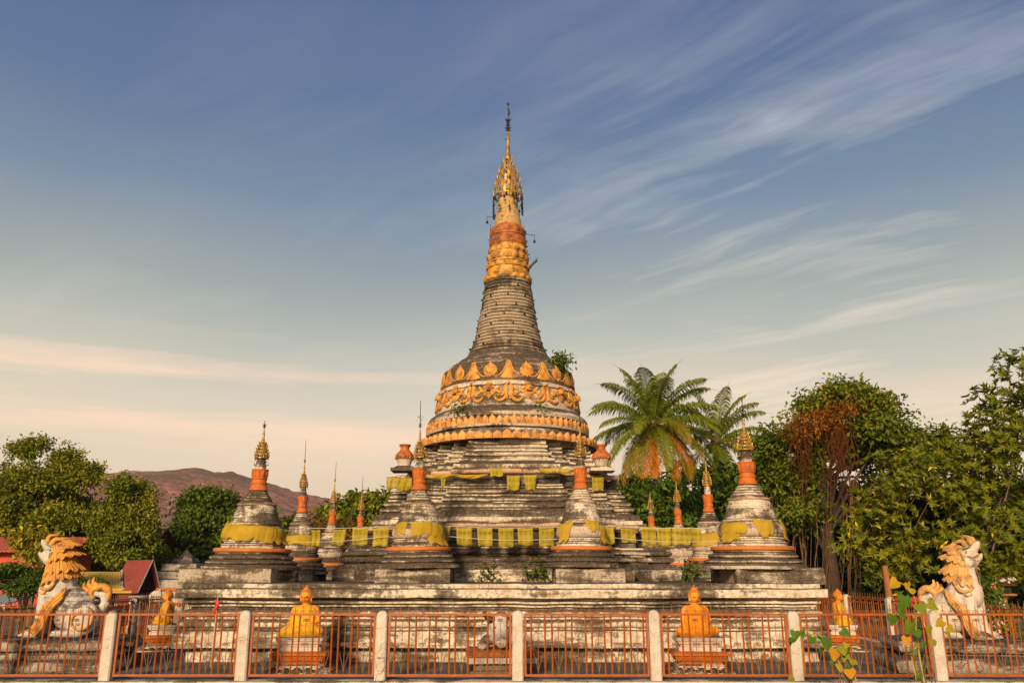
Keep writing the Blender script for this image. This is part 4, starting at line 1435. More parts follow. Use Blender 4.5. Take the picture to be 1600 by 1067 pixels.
YB = 15.95
for px, pxl, rob, l1, l2 in ((473, 'l', robe_y, 'amber seated Buddha in a yellow robe on the left front pedestal', 'orange and white pedestal under the left front Buddha'),
                             (1090, 'r', robe_o, 'amber seated Buddha in an orange robe on the right front pedestal', 'orange and white pedestal under the right front Buddha')):
    x = PX(px, 1000, YB)
    pedestal(x, YB, R(-4 if pxl == 'r' else 3), 1.0, l2)
    place_buddha(x, YB + .02, .588, R(8 if pxl == 'r' else -4), .945, rob, l1)
for px, rob, rz, l1, l2 in ((256, robe_y, R(-72), 'amber seated Buddha turned to the left in profile, beside the left lion', 'weathered orange pedestal under the left rear Buddha'),
                            (1316, robe_y, R(72), 'amber seated Buddha turned to the right, beside the side fence at right', 'weathered orange pedestal under the right rear Buddha')):
    Y = 20.3
    x = PX(px, 980, Y)
    pedestal(x, Y, rz, .95, l2)
    place_buddha(x, Y, .56, rz, .84, rob, l1)

# ------------------------------------------------------------------ guardian lions, facing +X in their own frame
def make_lion(wm, gm):
    t = thing('guardian_lion', 'x', 'statue')
    b = MB()
    b.ball((-.02, 0, .50), (.44, .29, .40), rot=Matrix.Rotation(R(-40), 3, 'Y'))
    b.cap((-.30, 0, .32), (.14, 0, .74), .27, .29)
    b.cap((.20, 0, .66), (.28, 0, 1.06), .31, .29)
    b.cap((.28, 0, 1.06), (.32, 0, 1.30), .28, .23)
    b.ball((.44, 0, .82), (.20, .24, .26))
    b.ball((.36, 0, 1.45), (.23, .215, .23))
    for s in (-1, 1):
        b.cap((.43, s * .17, .78), (.47, s * .18, .12), .135, .11)
        b.cap((.47, s * .18, .09), (.70, s * .18, .065), .105, .08)
        for k in range(3):
            b.cap((.68, s * .18 + (k - 1) * .06, .06), (.79, s * .18 + (k - 1) * .065, .045), .038, .032)
        b.ball((-.30, s * .20, .33), (.31, .16, .32))
        b.cap((-.28, s * .24, .08), (.14, s * .26, .07), .095, .075)
        for k in range(3):
            b.cap((.14, s * .26 + (k - 1) * .045, .05), (.22, s * .26 + (k - 1) * .05, .04), .034, .028)
        b.ball((.50, s * .13, 1.40), (.10, .09, .11))
    # open jaws lifted upward
    b.cap((.44, 0, 1.54), (.64, 0, 1.70), .145, .085)
    b.ball((.68, 0, 1.745), (.06, .075, .05))
    b.cap((.50, 0, 1.36), (.69, 0, 1.49), .105, .06)
    b.cap((.70, 0, 1.49), (.75, 0, 1.57), .04, .015)
    b.cap((-.50, 0, .42), (-.62, 0, .58), .10, .085)
    b.cap((-.62, 0, .58), (-.58, 0, .74), .085, .07)
    b.cap((-.58, 0, .74), (-.42, 0, .78), .07, .06)
    sculpt('body', b, .024, wm, t, 3)
    # mane: overlapping scalloped collars
    def collar(c0, axis, r0, r1, L, N, sweep, th=.05, a0=-150, a1=150):
        mb = MB()
        ax = Vector(axis).normalized()
        e1 = Vector((0, 1, 0)); e2 = ax.cross(e1).normalized()
        n = N * 6
        outer, inner = [], []
        for ring, rr_, off, lift in ((0, r0, 0, 0), (1, (r0 + r1) / 2 + th * .6, L * .5, .3), (2, r1 + th, L, 1)):
            o_, i_ = [], []
            for k in range(n + 1):
                a = R(a0 + (a1 - a0) * k / n)
                fr = (N * k / n) % 1.0
                sc = (1 - abs(2 * fr - 1) ** 1.5)
                ll = off * (.74 + .26 * sc) if ring == 2 else off
                rr2 = rr_ + (.02 * sc if ring else 0)
                back = max(0, math.cos(a)) * sweep * lift
                d = e1 * math.sin(a) - e2 * math.cos(a) * -1
                p = Vector(c0) - ax * (ll + back * .3) + d * (rr2 + back)
                o_.append(p); i_.append(p - d * th * .8)
            outer.append(o_); inner.append(i_)
        mb.loft(outer + inner[::-1], close=False)
        for k in range(N * 2):
            a = R(a0 + (a1 - a0) * (k + (.5 if k % 2 else .5)) / (N * 2))
            d = e1 * math.sin(a) - e2 * math.cos(a) * -1
            back = max(0, math.cos(a)) * sweep
            mb.tube([Vector(c0) + d * (r0 + .015), Vector(c0) - ax * L * .5 + d * ((r0 + r1) / 2 + th * .95 + back * .2), Vector(c0) - ax * (L * .9 + back * .3) + d * (r1 + th + .02 + back)], [.007, .012, .008], 5)
        return mb
    axv = (.22, 0, 1.0)
    collar((.33, 0, 1.42), axv, .235, .285, .30, 12, .12, .03, -142, 142).build('mane', gm, t, 50)
    collar((.30, 0, 1.20), axv, .285, .31, .22, 13, .02, .025, -150, 150).build('mane', gm, t, 50)
    collar((.365, 0, 1.575), (.36, 0, 1.0), .215, .26, .22, 11, .13, .03, -128, 128).build('mane', gm, t, 50)
    collar((.40, 0, 1.68), (.60, 0, 1.0), .19, .225, .22, 8, .10, .03, -112, 112).build('mane', gm, t, 50)
    # crest of flames on the head
    mb = MB()
    for (x0, z0, x1, z1, x2, z2, r) in ((.50, 1.66, .42, 1.78, .24, 1.80, .06), (.44, 1.60, .28, 1.68, .10, 1.66, .06), (.58, 1.72, .54, 1.84, .40, 1.90, .05)):
        for s in ((-.07, -1), (0, 0), (.07, 1)):
            mb.tube(curve([(x0, s[0] * 1.2, z0), (x1, s[0] * 1.5, z1), (x2, s[0] * 1.1, z2 - abs(s[1]) * .05)], 5), [r, r * 1.05, r * 1.0, r * .95, r * .85, r * .8, r * .7, r * .55, r * .4, r * .22, .006], 8)
    mb.build('crest', gm, t, 60)
    # eyes, brows, tongue
    for s in (-1, 1):
        e = MB().ball((.50, s * .165, 1.585), (.026, .022, .026)).build('eye', M['whiteclean'], t)
        MB().ball((.515, s * .182, 1.59), .013, 8, 6).build('pupil', M['iron'], e)
        MB().tube(curve([(.38, s * .20, 1.62), (.49, s * .19, 1.655), (.60, s * .12, 1.69)], 4), [.008] + [.013] * 7 + [.005], 6).build('brow', M['green'], t, 60)
        MB().tube(curve([(.36, s * .235, 1.36), (.45, s * .235, 1.45), (.40, s * .225, 1.55)], 4), [.008] + [.020] * 6 + [.012, .005], 7).build('cheek_curl', M['green'], t, 60)
        # gold flame on shoulder and foreleg, curl on the chest, spiral on the haunch
        fl = MB()
        for off, n_, tip in ((0, 26, 0), (.05, 22, 1), (-.05, 19, 1), (.09, 14, 1)):
            c_ = curve([(.04, s * .30, .90), (.08, s * .325, .76), (.24, s * .335, .60), (.35, s * .305, .42), (.42, s * .30, .20), (.54, s * .288, .06)], 5)
            pts = [(x_ + off * .8, y_, z_ + off * .5) for x_, y_, z_ in c_[26 - n_:]]
            if tip:
                x_, y_, z_ = pts[0]
                pts = [(x_ + (-.10 if off > 0 else .02), y_ * .99, z_ + .09), (x_ - .03, y_, z_ + .05)] + pts
            fl.tube(pts, [.006, .018, .03, .036] + [.040] * (len(pts) - 6) + [.032, .018], 8)
        fl.build('shoulder_flame', gm, t, 60)
        cc = MB().tube(curve([(.24, s * .318, 1.00), (.34, s * .322, .87), (.48, s * .265, .87), (.57, s * .17, .95)], 5), [.008, .018, .026] + [.030] * 8 + [.026] * 3 + [.018, .006], 7)
        cc.tube(curve([(.40, s * .305, .86), (.44, s * .29, .78), (.52, s * .24, .80), (.51, s * .25, .86)], 4), [.02] * 3 + [.026] * 5 + [.022, .016, .01, .008, .006], 7)
        cc.build('chest_curl', gm, t, 60)
        pts = []
        for k in range(26):
            a = 2.1 * PI * k / 25
            r_ = .25 * (1 - .62 * k / 25)
            pts.append((-.30 + r_ * math.cos(a + 1.9), s * (.335 + .03 * (k / 25)), .32 + r_ * math.sin(a + 1.9)))
        MB().tube(pts, [.006, .014] + [.024] * 21 + [.020, .014, .006], 7).build('haunch_spiral', gm, t, 60)
    MB().tube(curve([(.52, 0, 1.48), (.60, 0, 1.56), (.66, 0, 1.58)], 4), [.04] * 6 + [.03, .025, .015], 7).build('tongue', M['orange'], t, 60)
    mb = MB()
    mb.tube(curve([(-.62, 0, .62), (-.66, 0, .80), (-.52, 0, .90), (-.36, 0, .84), (-.34, 0, .72), (-.42, 0, .68)], 5), [.06] * 6 + [.075] * 12 + [.06] * 6 + [.03, .012], 8)
    for a, z in ((-.36, .86), (-.28, .82), (-.44, .90)):
        mb.tube(curve([(a, 0, z), (a + .10, .0, z + .08), (a + .09, 0, z + .18)], 4), [.06, .06, .055, .05, .045, .035, .03, .02, .006], 7)
    mb.build('tail', gm, t, 60)
    return t


M['green'] = paint('green_trim_paint', (.10, .22, .12), (.05, .07, .03), .4, .5)
l1 = make_lion(M['white'], M['ornament'])
l1.location = (PX(107, 985, 16.4), 16.4, .555); l1.rotation_euler = (0, 0, R(187)); l1.scale = (.97, .97, .985)
l1['label'] = 'white and gold guardian lion facing left with its head raised, by the left fence'
l1['group'] = 'guardian lions at the corners'
l2 = make_lion(M['whiteclean'], M['mane'])
l2.location = (PX(1494, 985, 16.2), 16.2, .535); l2.rotation_euler = (0, 0, R(-52)); l2.scale = (.88, .88, .965)
l2['label'] = 'bright white and orange guardian lion facing right, behind the right fence'
l2['group'] = 'guardian lions at the corners'


def rock_base(x, y, rz, L, W, tiers_, label):
    t = thing('lion_pedestal', label, 'pedestal', (x, y, 0), rz, 'pedestals of the guardian lions')
    z = -.01
    for k, (h, ins, nm) in enumerate(tiers_):
        a, b = L / 2 - ins, W / 2 - ins
        rr = [rect_ring(a - d, -b + d, b - d, 0, z + h * q, kx=16, ky=8) for q, d in ((0, .04), (.06, .01), (.3, -.02), (.55, -.03), (.8, -.01), (.95, .02), (1.0, .06))]
        o = MB().loft(rr, cap1=True).jitter(.03, 1.9, .016, 7, (x, y, k * 3)).build('stone_course', M['rock'], t, 40)
        z += h - .004
    return t


rock_base(PX(85, 1000, 16.3), 16.35, R(4), 2.6, 1.7, ((.22, 0.0, 'a'), (.16, .14, 'b'), (.185, .06, 'c')), 'dark stained three-course pedestal under the left lion')
rock_base(PX(1490, 1000, 16.2), 16.2, R(-12), 2.35, 1.7, ((.29, -.02, 'a'), (.07, .2, 'b'), (.20, .08, 'c')), 'pale rough stone pedestal under the right lion')

# ------------------------------------------------------------------ crouching animal before the chedi
xo = PX(783, 1000, 15.95)
t = thing('animal_statue', 'small crouching white animal statue with dark crescent horns on the middle pedestal', 'statue', (xo, 15.95, .375), R(3))
b = MB()
b.ball((0, .28, .24), (.27, .42, .24))
b.cap((0, .0, .46), (0, -.24, .15), .185, .10)
b.ball((0, -.27, .13), (.115, .09, .10))
b.cap((0, .05, .40), (0, .25, .35), .22, .25)
for s in (-1, 1):
    b.cap((s * .25, .10, .14), (s * .33, -.16, .09), .11, .085)
    b.ball((s * .34, -.20, .075), (.09, .10, .08))
    b.cap((s * .14, .04, .50), (s * .26, .06, .47), .05, .03)
sculpt('body', b, .016, M['white'], t, 3)
mb = MB()
mb.tube(curve([(-.31, .0, .66), (-.25, -.02, .53), (-.12, -.06, .50), (0, -.07, .505), (.12, -.06, .50), (.25, -.02, .53), (.31, 0, .66)], 5), [.012] + [.045] * 5 + [.065] * 18 + [.045] * 6 + [.012], 9)
mb.build('horns', M['iron'], t, 60)
MB().tube(curve([(-.27, -.02, .635), (-.16, -.08, .575), (0, -.10, .562), (.16, -.08, .575), (.27, -.02, .635)], 5), [.014] + [.026] * 19 + [.014], 7).build('gold_band', M['gold'], t, 60)
for s in (-1, 1):
    MB().ball((s * .10, -.17, .37), (.03, .02, .025), 8, 6).build('eye', M['iron'], t)
t = thing('statue_pedestal', 'low pedestal with a flaking orange rim under the crouching animal statue', 'pedestal', (xo, 16.0, 0), R(3))
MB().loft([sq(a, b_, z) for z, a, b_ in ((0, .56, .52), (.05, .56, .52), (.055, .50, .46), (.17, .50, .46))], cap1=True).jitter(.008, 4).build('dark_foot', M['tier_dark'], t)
MB().loft([sq(a, b_, z) for z, a, b_ in ((.17, .50, .46), (.175, .62, .56), (.27, .63, .57), (.275, .58, .52))], cap0=True, cap1=True).jitter(.008, 4).build('white_course', M['white'], t)
MB().loft([sq(a, b_, z) for z, a, b_ in ((.275, .58, .52), (.28, .63, .57), (.355, .64, .58), (.375, .60, .54))], cap0=True, cap1=True).jitter(.006, 4).build('orange_rim', M['orange_dk'], t)

# ------------------------------------------------------------------ red ribbon tied behind the fence
M['red'] = paint('red_cloth', (.62, .022, .015), (.3, .02, .01), .3, .7)
xr = PX(344, 965, 16.9)
t = thing('red_ribbon', 'red ribbon tied on a thin stick before the platform, left side', 'ribbon', (xr, 16.6, 0))
MB().tube([(0, 0, 0), (0.02, 0, 1.25)], .008, 6).build('stick', M['post'], t)
grid = []
for j in range(8):
    q = j / 7
    grid.append([((.05 - .03 * q) * (u - .5) * 2 + .03 * math.sin(q * 7), .03 * math.sin(q * 6 + u * 4), 1.2 - .34 * q) for u in (0, .25, .5, .75, 1)])
o = MB().loft(grid, close=False).build('cloth_strip', M['red'], t, 70)
md = o.modifiers.new('thick', 'SOLIDIFY'); md.thickness = .012
# ------------------------------------------------------------------ vegetation
NPR = np.random.default_rng(11)


def leaves_object(name, base, axis, normal, L, W, tint, mat, parent=None, fold=.25, droop=.15):
    """many small folded leaves as one crown mesh; base/axis/normal are (N,3)"""
    N = len(base)
    side = np.cross(axis, normal)
    side /= np.linalg.norm(side, axis=1, keepdims=True) + 1e-9
    nrm = np.cross(side, axis)
    L = L[:, None]; W = W[:, None]
    tip = base + axis * L - nrm * L * droop
    mid = base + axis * L * .45
    lf = mid + side * W * .5 + nrm * W * fold
    rt = mid - side * W * .5 + nrm * W * fold
    v = np.stack([base, lf, tip, rt], axis=1).reshape(-1, 3)
    me = bpy.data.meshes.new(name)
    me.vertices.add(4 * N)
    me.vertices.foreach_set('co', v.astype(np.float32).ravel())
    idx = (np.arange(N)[:, None] * 4 + np.array([0, 1, 2, 0, 2, 3])[None]).ravel()
    me.loops.add(6 * N)
    me.loops.foreach_set('vertex_index', idx.astype(np.int32))
    me.polygons.add(2 * N)
    me.polygons.foreach_set('loop_start', (np.arange(2 * N) * 3).astype(np.int32))
    me.polygons.foreach_set('loop_total', np.full(2 * N, 3, dtype=np.int32))
    me.update(calc_edges=True)
    at = me.attributes.new('tint', 'FLOAT', 'POINT')
    at.data.foreach_set('value', np.repeat(tint, 4).astype(np.float32))
    me.materials.append(mat)
    o = bpy.data.objects.new(name, me); COL.objects.link(o)
    if parent:
        o.parent = parent
    return o


def unit(v):
    return v / (np.linalg.norm(v, axis=-1, keepdims=True) + 1e-9)


def crown_leaves(blobs, dens, L, W, seed, shell=.55, clump=.5, whorl=0, up=.35, tint=(.15, .75), rag=.25, yellow=.02, stretch=1.0, lump=.34):
    """blobs = [(cx,cy,cz, rx,ry,rz)]. returns arrays for leaves_object and the clump centres"""
    rng = np.random.default_rng(seed)
    B, A, Nn, T, C = [], [], [], [], []
    for (cx, cy, cz, rx, ry, rz) in blobs:
        vol = (rx * ry * rz) ** (2 / 3)
        nc = max(4, int(vol * dens))
        lobes = unit(rng.normal(size=(max(4, int(3 + vol * .7)), 3)) + np.array([0, -.25, .25]))
        pick = rng.integers(len(lobes), size=nc)
        d = unit(lobes[pick] + lump * rng.normal(size=(nc, 3)))
        lobr = 1 + .16 * rng.normal(size=len(lobes))
        rr = lobr[pick][:, None] * (shell + (1 - shell) * rng.random((nc, 1)) ** .6)
        rr *= 1 + rag * rng.normal(size=(nc, 1)) * .5
        ctr = np.array([cx, cy, cz]) + d * rr * np.array([rx, ry, rz])
        out = unit(d / np.array([rx, ry, rz]))
        ct = rng.normal(.5, .2, len(lobes))[pick] * .6 + rng.normal(.5, .2, nc) * .4
        for k in range(nc):
            C.append(ctr[k])
            if whorl:
                nt_ = whorl
                m = rng.integers(3, 6)
                tips = ctr[k] + rng.normal(size=(m, 3)) * clump * np.array([1, 1, .7])
                for tp in tips:
                    ax = unit(out[k] * .7 + np.array([0, 0, up]) + rng.normal(size=3) * .45)
                    n = rng.integers(nt_ - 2, nt_ + 3)
                    ph = rng.random(n) * .5 + np.arange(n) * 2 * PI / n
                    e1 = unit(np.cross(ax, [0.3, .5, .8])); e2 = np.cross(ax, e1)
                    la = unit(np.cos(ph)[:, None] * e1 + np.sin(ph)[:, None] * e2 + ax * (.35 + .3 * rng.random((n, 1))))
                    B.append(np.repeat(tp[None], n, 0)); A.append(la)
                    Nn.append(unit(ax[None] + rng.normal(size=(n, 3)) * .3))
                    T.append(np.clip(ct[k] + rng.normal(0, .15, n), 0, .93))
            else:
                n = int(rng.integers(26, 44))
                p = ctr[k] + rng.normal(size=(n, 3)) * clump * np.array([1, 1, .62])
                la = unit(rng.normal(size=(n, 3)) + out[k] * .9 + np.array([0, 0, -.25]))
                B.append(p); A.append(la)
                Nn.append(unit(np.array([0, 0, 1.0]) + out[k] * .7 + rng.normal(size=(n, 3)) * .55))
                T.append(np.clip(ct[k] + rng.normal(0, .15, n), 0, .93))
    B, A, Nn, T = map(np.concatenate, (B, A, Nn, T))
    T = tint[0] + (tint[1] - tint[0]) * T
    T[rng.random(len(T)) < yellow] = 1.0
    s = .7 + .6 * rng.random(len(B))
    return B, A, Nn, L * s * stretch, W * s, T, np.array(C)


M['bark'] = bark_mat('brown_bark', (.055, .035, .02), (.20, .13, .075))
M['root'] = bark_mat('aerial_root_bark', (.05, .022, .008), (.20, .085, .03))
M['bark_dk'] = bark_mat('dark_banyan_bark', (.022, .011, .005), (.085, .04, .017))
M['bark_gr'] = bark_mat('grey_bark', (.07, .055, .04), (.24, .19, .14))
G1 = [(0.035, 0.063, 0.005), (0.095, 0.134, 0.009), (0.169, 0.195, 0.013), (0.257, 0.244, 0.018), (0.567, 0.390, 0.027)]
G2 = [(0.022, 0.051, 0.006), (0.054, 0.104, 0.010), (0.095, 0.146, 0.013), (0.149, 0.189, 0.016), (0.230, 0.220, 0.027)]
G3 = [(0.038, 0.059, 0.005), (0.115, 0.137, 0.007), (0.216, 0.207, 0.011), (0.392, 0.293, 0.018), (0.756, 0.464, 0.036)]
M['leaf_a'] = leaf_mat('green_leaf', G1)
M['leaf_b'] = leaf_mat('deep_green_leaf', G2)
M['leaf_c'] = leaf_mat('glossy_olive_leaf', G3, .3, .38)
M['leaf_r'] = leaf_mat('rusty_dry_leaf', [(.14, .042, .010), (.27, .085, .014), (.36, .125, .02), (.30, .18, .03)])
M['leaf_br'] = leaf_mat('brown_dry_leaf', [(.10, .05, .012), (.22, .12, .02), (.30, .19, .03), (.16, .16, .03)])
M['leaf_dk'] = leaf_mat('dark_green_leaf', [(.006, .014, .004), (.014, .030, .007), (.026, .048, .010), (.05, .07, .012)])  # very dark greens for the undergrowth leaves


def limbs(base, h, r0, tips, lean=(0, 0), seed=0, n=14):
    rng = np.random.default_rng(seed)
    mb = MB()
    base = np.array(base, float)
    top = base + np.array([lean[0], lean[1], h])
    pts = [tuple(base + (top - base) * t + np.array([math.sin(t * 4 + seed) * .12, math.cos(t * 3 + seed) * .1, 0]) * h * .12 * t) for t in np.linspace(0, 1, 8)]
    mb.tube(pts, [r0 * (1.35 - .35 * min(1, 5 * t)) * (1 - .55 * t) for t in np.linspace(0, 1, 8)], 10)
    if len(tips):
        for c in tips[rng.permutation(len(tips))[:n]]:
            t0 = rng.uniform(.35, 1.0)
            i = int(t0 * 7)
            a = np.array(pts[i])
            mid = a + (c - a) * .5 + np.array([0, 0, .12 * np.linalg.norm(c - a)]) + rng.normal(size=3) * .1
            q = [tuple((1 - t) ** 2 * a + 2 * t * (1 - t) * mid + t * t * c) for t in np.linspace(0, 1, 7)]
            rr = r0 * .42 * (1 - .5 * t0)
            mb.tube(q, [rr * (1 - .85 * t) for t in np.linspace(0, 1, 7)], 6)
            for _ in range(2):
                k = rng.integers(3, 6)
                e = tips[rng.integers(len(tips))]
                if np.linalg.norm(e - np.array(q[k])) < 2.4:
                    mb.tube([q[k], tuple((np.array(q[k]) + e) / 2 + np.array([0, 0, .15])), tuple(e)], [rr * .35, rr * .2, rr * .08], 5)
    return mb


def tree(name, label, cat, x, y, blobs, trunk_h, r0, mat, dens, L, W, seed, group=None, bark='bark', lean=(0, 0), nl=14, **kw):
    """blobs relative to (x, y, 0)"""
    t = thing(name, label, cat, (x, y, -.06), 0, group)
    B, A, Nn, Ls, Ws, T, C = crown_leaves(blobs, dens, L, W, seed, **kw)
    leaves_object('crown', B, A, Nn, Ls, Ws, T, mat, t)
    limbs((0, 0, 0), trunk_h, r0, C, lean, seed, nl).build('trunk', M[bark], t, 60)
    return t


def pb(x0, y0, Y, items, back=1.0):
    """crown masses surveyed as (px, py, half width px, half height px, dY) -> relative blobs"""
    out = []
    for px, py, hw, hh, dY in items:
        X, Z = P(px, py, Y + dY)
        k = (Y + dY) * 1.02 / FPX
        out.append((X - x0, dY, Z + .06, hw * k, max(hw, hh) * k * .85 * back, hh * k))
    return out


# -- left group
GLT = 'trees behind the left fence'
Y = 50; x = PX(75, 900, Y)
tree('broadleaf_tree', 'tallest green tree at left with open wispy twigs at its top', 'tree', x, Y,
     pb(x, 0, Y, [(20, 760, 48, 50, 0), (75, 790, 62, 60, -1), (60, 705, 20, 16, 0), (35, 712, 16, 14, 1), (100, 735, 38, 34, 0), (130, 760, 24, 24, -1), (138, 735, 18, 9, 0), (150, 742, 12, 6, 0), (10, 820, 40, 40, -2), (95, 840, 55, 40, -2)]),
     6.0, .32, M['leaf_a'], 60, .24, .125, 3, GLT, clump=.30, tint=(.05, 1.0), yellow=.012)
Y = 46; x = PX(195, 900, Y)
tree('broadleaf_tree', 'dense green tree with a narrow pointed crown above the dark red gabled roof', 'tree', x, Y,
     pb(x, 0, Y, [(200, 780, 32, 30, 0), (195, 820, 46, 36, 0), (205, 850, 42, 30, -1), (190, 765, 14, 16, 0), (172, 838, 30, 34, -.5), (222, 842, 24, 28, 0)]),
     4.5, .25, M['leaf_a'], 64, .22, .115, 5, GLT, clump=.26, tint=(.05, .98), yellow=.006)
Y = 62; x = PX(318, 900, Y)
tree('round_tree', 'rounded dark green tree in front of the pink hill', 'tree', x, Y,
     pb(x, 0, Y, [(320, 815, 42, 44, 0), (342, 795, 28, 30, 0), (298, 828, 30, 34, 0), (335, 845, 38, 28, -1), (285, 845, 18, 20, 0), (305, 865, 30, 16, 0), (352, 862, 20, 24, 0)]),
     5.5, .35, M['leaf_b'], 40, .32, .19, 8, GLT, clump=.36, tint=(.05, 1.0))
Y = 52; x = PX(140, 900, Y)
tree('broadleaf_tree', 'lower leafy tree filling the gap over the yellow roof', 'tree', x, Y,
     pb(x, 0, Y, [(135, 830, 42, 38, 0), (110, 860, 40, 30, 0), (150, 790, 24, 26, 0), (160, 870, 30, 24, 0)]),
     4.0, .25, M['leaf_a'], 50, .26, .135, 12, GLT, clump=.30, tint=(.0, .9))
Y = 30; x = PX(55, 900, Y)
tree('leafy_shrub', 'bright green shrub with pale shoots behind the head of the left lion', 'shrub', x, Y,
     pb(x, 0, Y, [(60, 862, 26, 20, 0), (35, 850, 20, 20, 0), (85, 850, 20, 18, 0)]), 1.6, .09, M['leaf_c'], 40, .22, .10, 14, None, clump=.22, tint=(.2, .95))
Y = 25; x = PX(40, 930, Y)
tree('clipped_tree', 'dark flat-topped evergreen in layers left of the left lion', 'tree', x, Y,
     pb(x, 0, Y, [(38, 898, 38, 10, 0), (15, 905, 28, 11, -.5), (62, 908, 18, 12, 0), (45, 918, 40, 10, -.4), (20, 890, 24, 8, .3)]), .9, .10, M['leaf_b'], 80, .13, .07, 15, None, clump=.16, tint=(.0, .6))
Y = 30; x = PX(139, 920, Y)
tree('round_shrub', 'small dark green clipped shrub under the yellow roof eave', 'shrub', x, Y, pb(x, 0, Y, [(140, 912, 18, 7, 0), (128, 915, 12, 7, 0)]), .9, .05, M['leaf_b'], 90, .13, .07, 16, None, clump=.14, tint=(0, .6))
Y = 52; x = PX(262, 900, Y)
tree('broadleaf_tree', 'small mixed green tree between the dark red roof and the platform', 'tree', x, Y,
     pb(x, 0, Y, [(262, 875, 26, 24, 0), (250, 890, 20, 18, 0), (285, 892, 16, 16, 0)]), 2.6, .2, M['leaf_a'], 26, .34, .18, 17, GLT, clump=.36, tint=(.0, .8))

# -- trees glimpsed between the small stupas at left
GMT = 'trees far behind the platform'
Y = 70; x = PX(555, 850, Y)
tree('broadleaf_tree', 'green tree top between the farthest left stupa and the chedi', 'tree', x, Y,
     pb(x, 0, Y, [(545, 795, 28, 22, 0), (592, 795, 30, 20, 0), (570, 820, 50, 24, 0), (525, 812, 20, 24, 0)]), 5, .3, M['leaf_a'], 22, .48, .26, 21, GMT, clump=.45, tint=(.05, .9))
Y = 58; x = PX(497, 850, Y)
tree('dry_bush', 'yellow brown dry bush between the slim left stupas', 'bush', x, Y, pb(x, 0, Y, [(495, 825, 20, 18, 0), (512, 840, 18, 18, 0), (540, 838, 26, 18, 0)]), 2.8, .12, M['leaf_br'], 30, .40, .10, 22, None, clump=.36)
x = PX(545, 850, 56)
mb = MB()
rng = random.Random(5)
for k in range(70):
    a = rng.uniform(-2.0, 2.2); h = rng.uniform(2.4, 4.4); s = rng.uniform(-1, 1)
    mb.tube([(a, rng.uniform(-.6, .6), 0), (a + .3 * s, 0, h * .6), (a + 1.1 * s, 0, h), (a + 1.9 * s, 0, h * .82)], [.03, .03, .024, .01], 4)
o = mb.build('dry_creeper', M['leaf_r'], None, 60); o.location = (x, 56, 0)
tag(o, 'arching rust brown dry stems left of the farthest left stupa', 'bush')
Y = 55; x = PX(440, 850, Y)
tree('broadleaf_tree', 'low green treetop between the left corner stupa and the slim one behind it', 'tree', x, Y,
     pb(x, 0, Y, [(440, 818, 14, 14, 0), (442, 840, 22, 20, 0), (470, 850, 20, 16, 0)]), 3.0, .2, M['leaf_a'], 26, .36, .2, 23, GMT, clump=.36, tint=(0, .85))

# -- behind the palms and right stupas
Y = 56; x = PX(1065, 850, Y)
tree('broadleaf_tree', 'dark leafy tree under the palm fronds behind the right stupas', 'tree', x, Y,
     pb(x, 0, Y, [(1000, 790, 40, 34, 0), (1060, 770, 50, 40, 0), (1040, 820, 70, 40, -1), (1110, 800, 40, 46, 0), (980, 830, 40, 30, 0)]), 6, .35, M['leaf_b'], 24, .44, .22, 31, GMT, clump=.42, tint=(.0, .9))
Y = 46; x = PX(1170, 850, Y)
tree('broadleaf_tree', 'dark green tree right of the palms behind the right corner stupa', 'tree', x, Y,
     pb(x, 0, Y, [(1200, 730, 30, 36, 0), (1165, 780, 50, 50, 0), (1200, 800, 44, 60, 0), (1140, 830, 50, 40, 0)]), 6, .35, M['leaf_b'], 24, .38, .18, 32, GMT, clump=.40, tint=(.0, .9))

# -- right group
GRT = 'big trees behind the right side fence'
Y = 38; x = PX(1300, 900, Y)
bany = tree('banyan_tree', 'huge old banyan with rust red hanging growth and aerial roots, right of the stupas', 'tree', x, Y,
            pb(x, 0, Y, [(1340, 650, 66, 44, 0), (1290, 690, 56, 50, 0), (1250, 700, 40, 42, 0), (1215, 720, 26, 36, -1), (1400, 680, 50, 44, 1), (1440, 690, 42, 40, 1), (1265, 630, 18, 16, 0), (1350, 625, 36, 20, 0), (1232, 770, 40, 40, 0), (1380, 720, 60, 50, 1), (1240, 800, 36, 26, -1), (1205, 760, 22, 40, 0)]),
            8.0, .36, M['leaf_a'], 46, .24, .12, 41, GRT, clump=.32, tint=(.0, .85), yellow=.006, nl=22, bark='bark_dk')
B, A, Nn, Ls, Ws, T, C = crown_leaves(pb(x, 0, Y, [(1262, 665, 24, 18, -2.2), (1290, 655, 20, 16, -2.2), (1310, 640, 16, 14, -2), (1250, 685, 20, 14, -2.2), (1325, 648, 12, 14, -1.8)]), 34, .20, .07, 42, clump=.32)
leaves_object('rusty_growth', B, A, Nn, Ls, Ws, T, M['leaf_r'], bany)
mb = MB(); mb2 = MB()
rng = random.Random(12)
for k in range(90):
    px = rng.gauss(*((1310, 12) if k % 3 else (1250, 9))); px = min(max(px, 1236), 1336)
    y0 = rng.uniform(650, 690); y1 = y0 + rng.uniform(40, 125)
    Yv = Y - 2.4 + rng.uniform(-.6, .6)
    pts = []
    dx_ = rng.uniform(-8, 14)
    for j in range(7):
        t_ = j / 6
        X, Z = P(px + dx_ * t_ * t_ + 4.5 * math.sin(j * 1.5 + k), y0 + (y1 - y0) * t_, Yv)
        pts.append((X - x, Yv - Y, Z + .06))
    mb.tube(pts, [.011, .012, .011, .010, .009, .007, .003], 4)
mb.build('hanging_vines', M['leaf_r'], bany, 60)['kind'] = 'stuff'
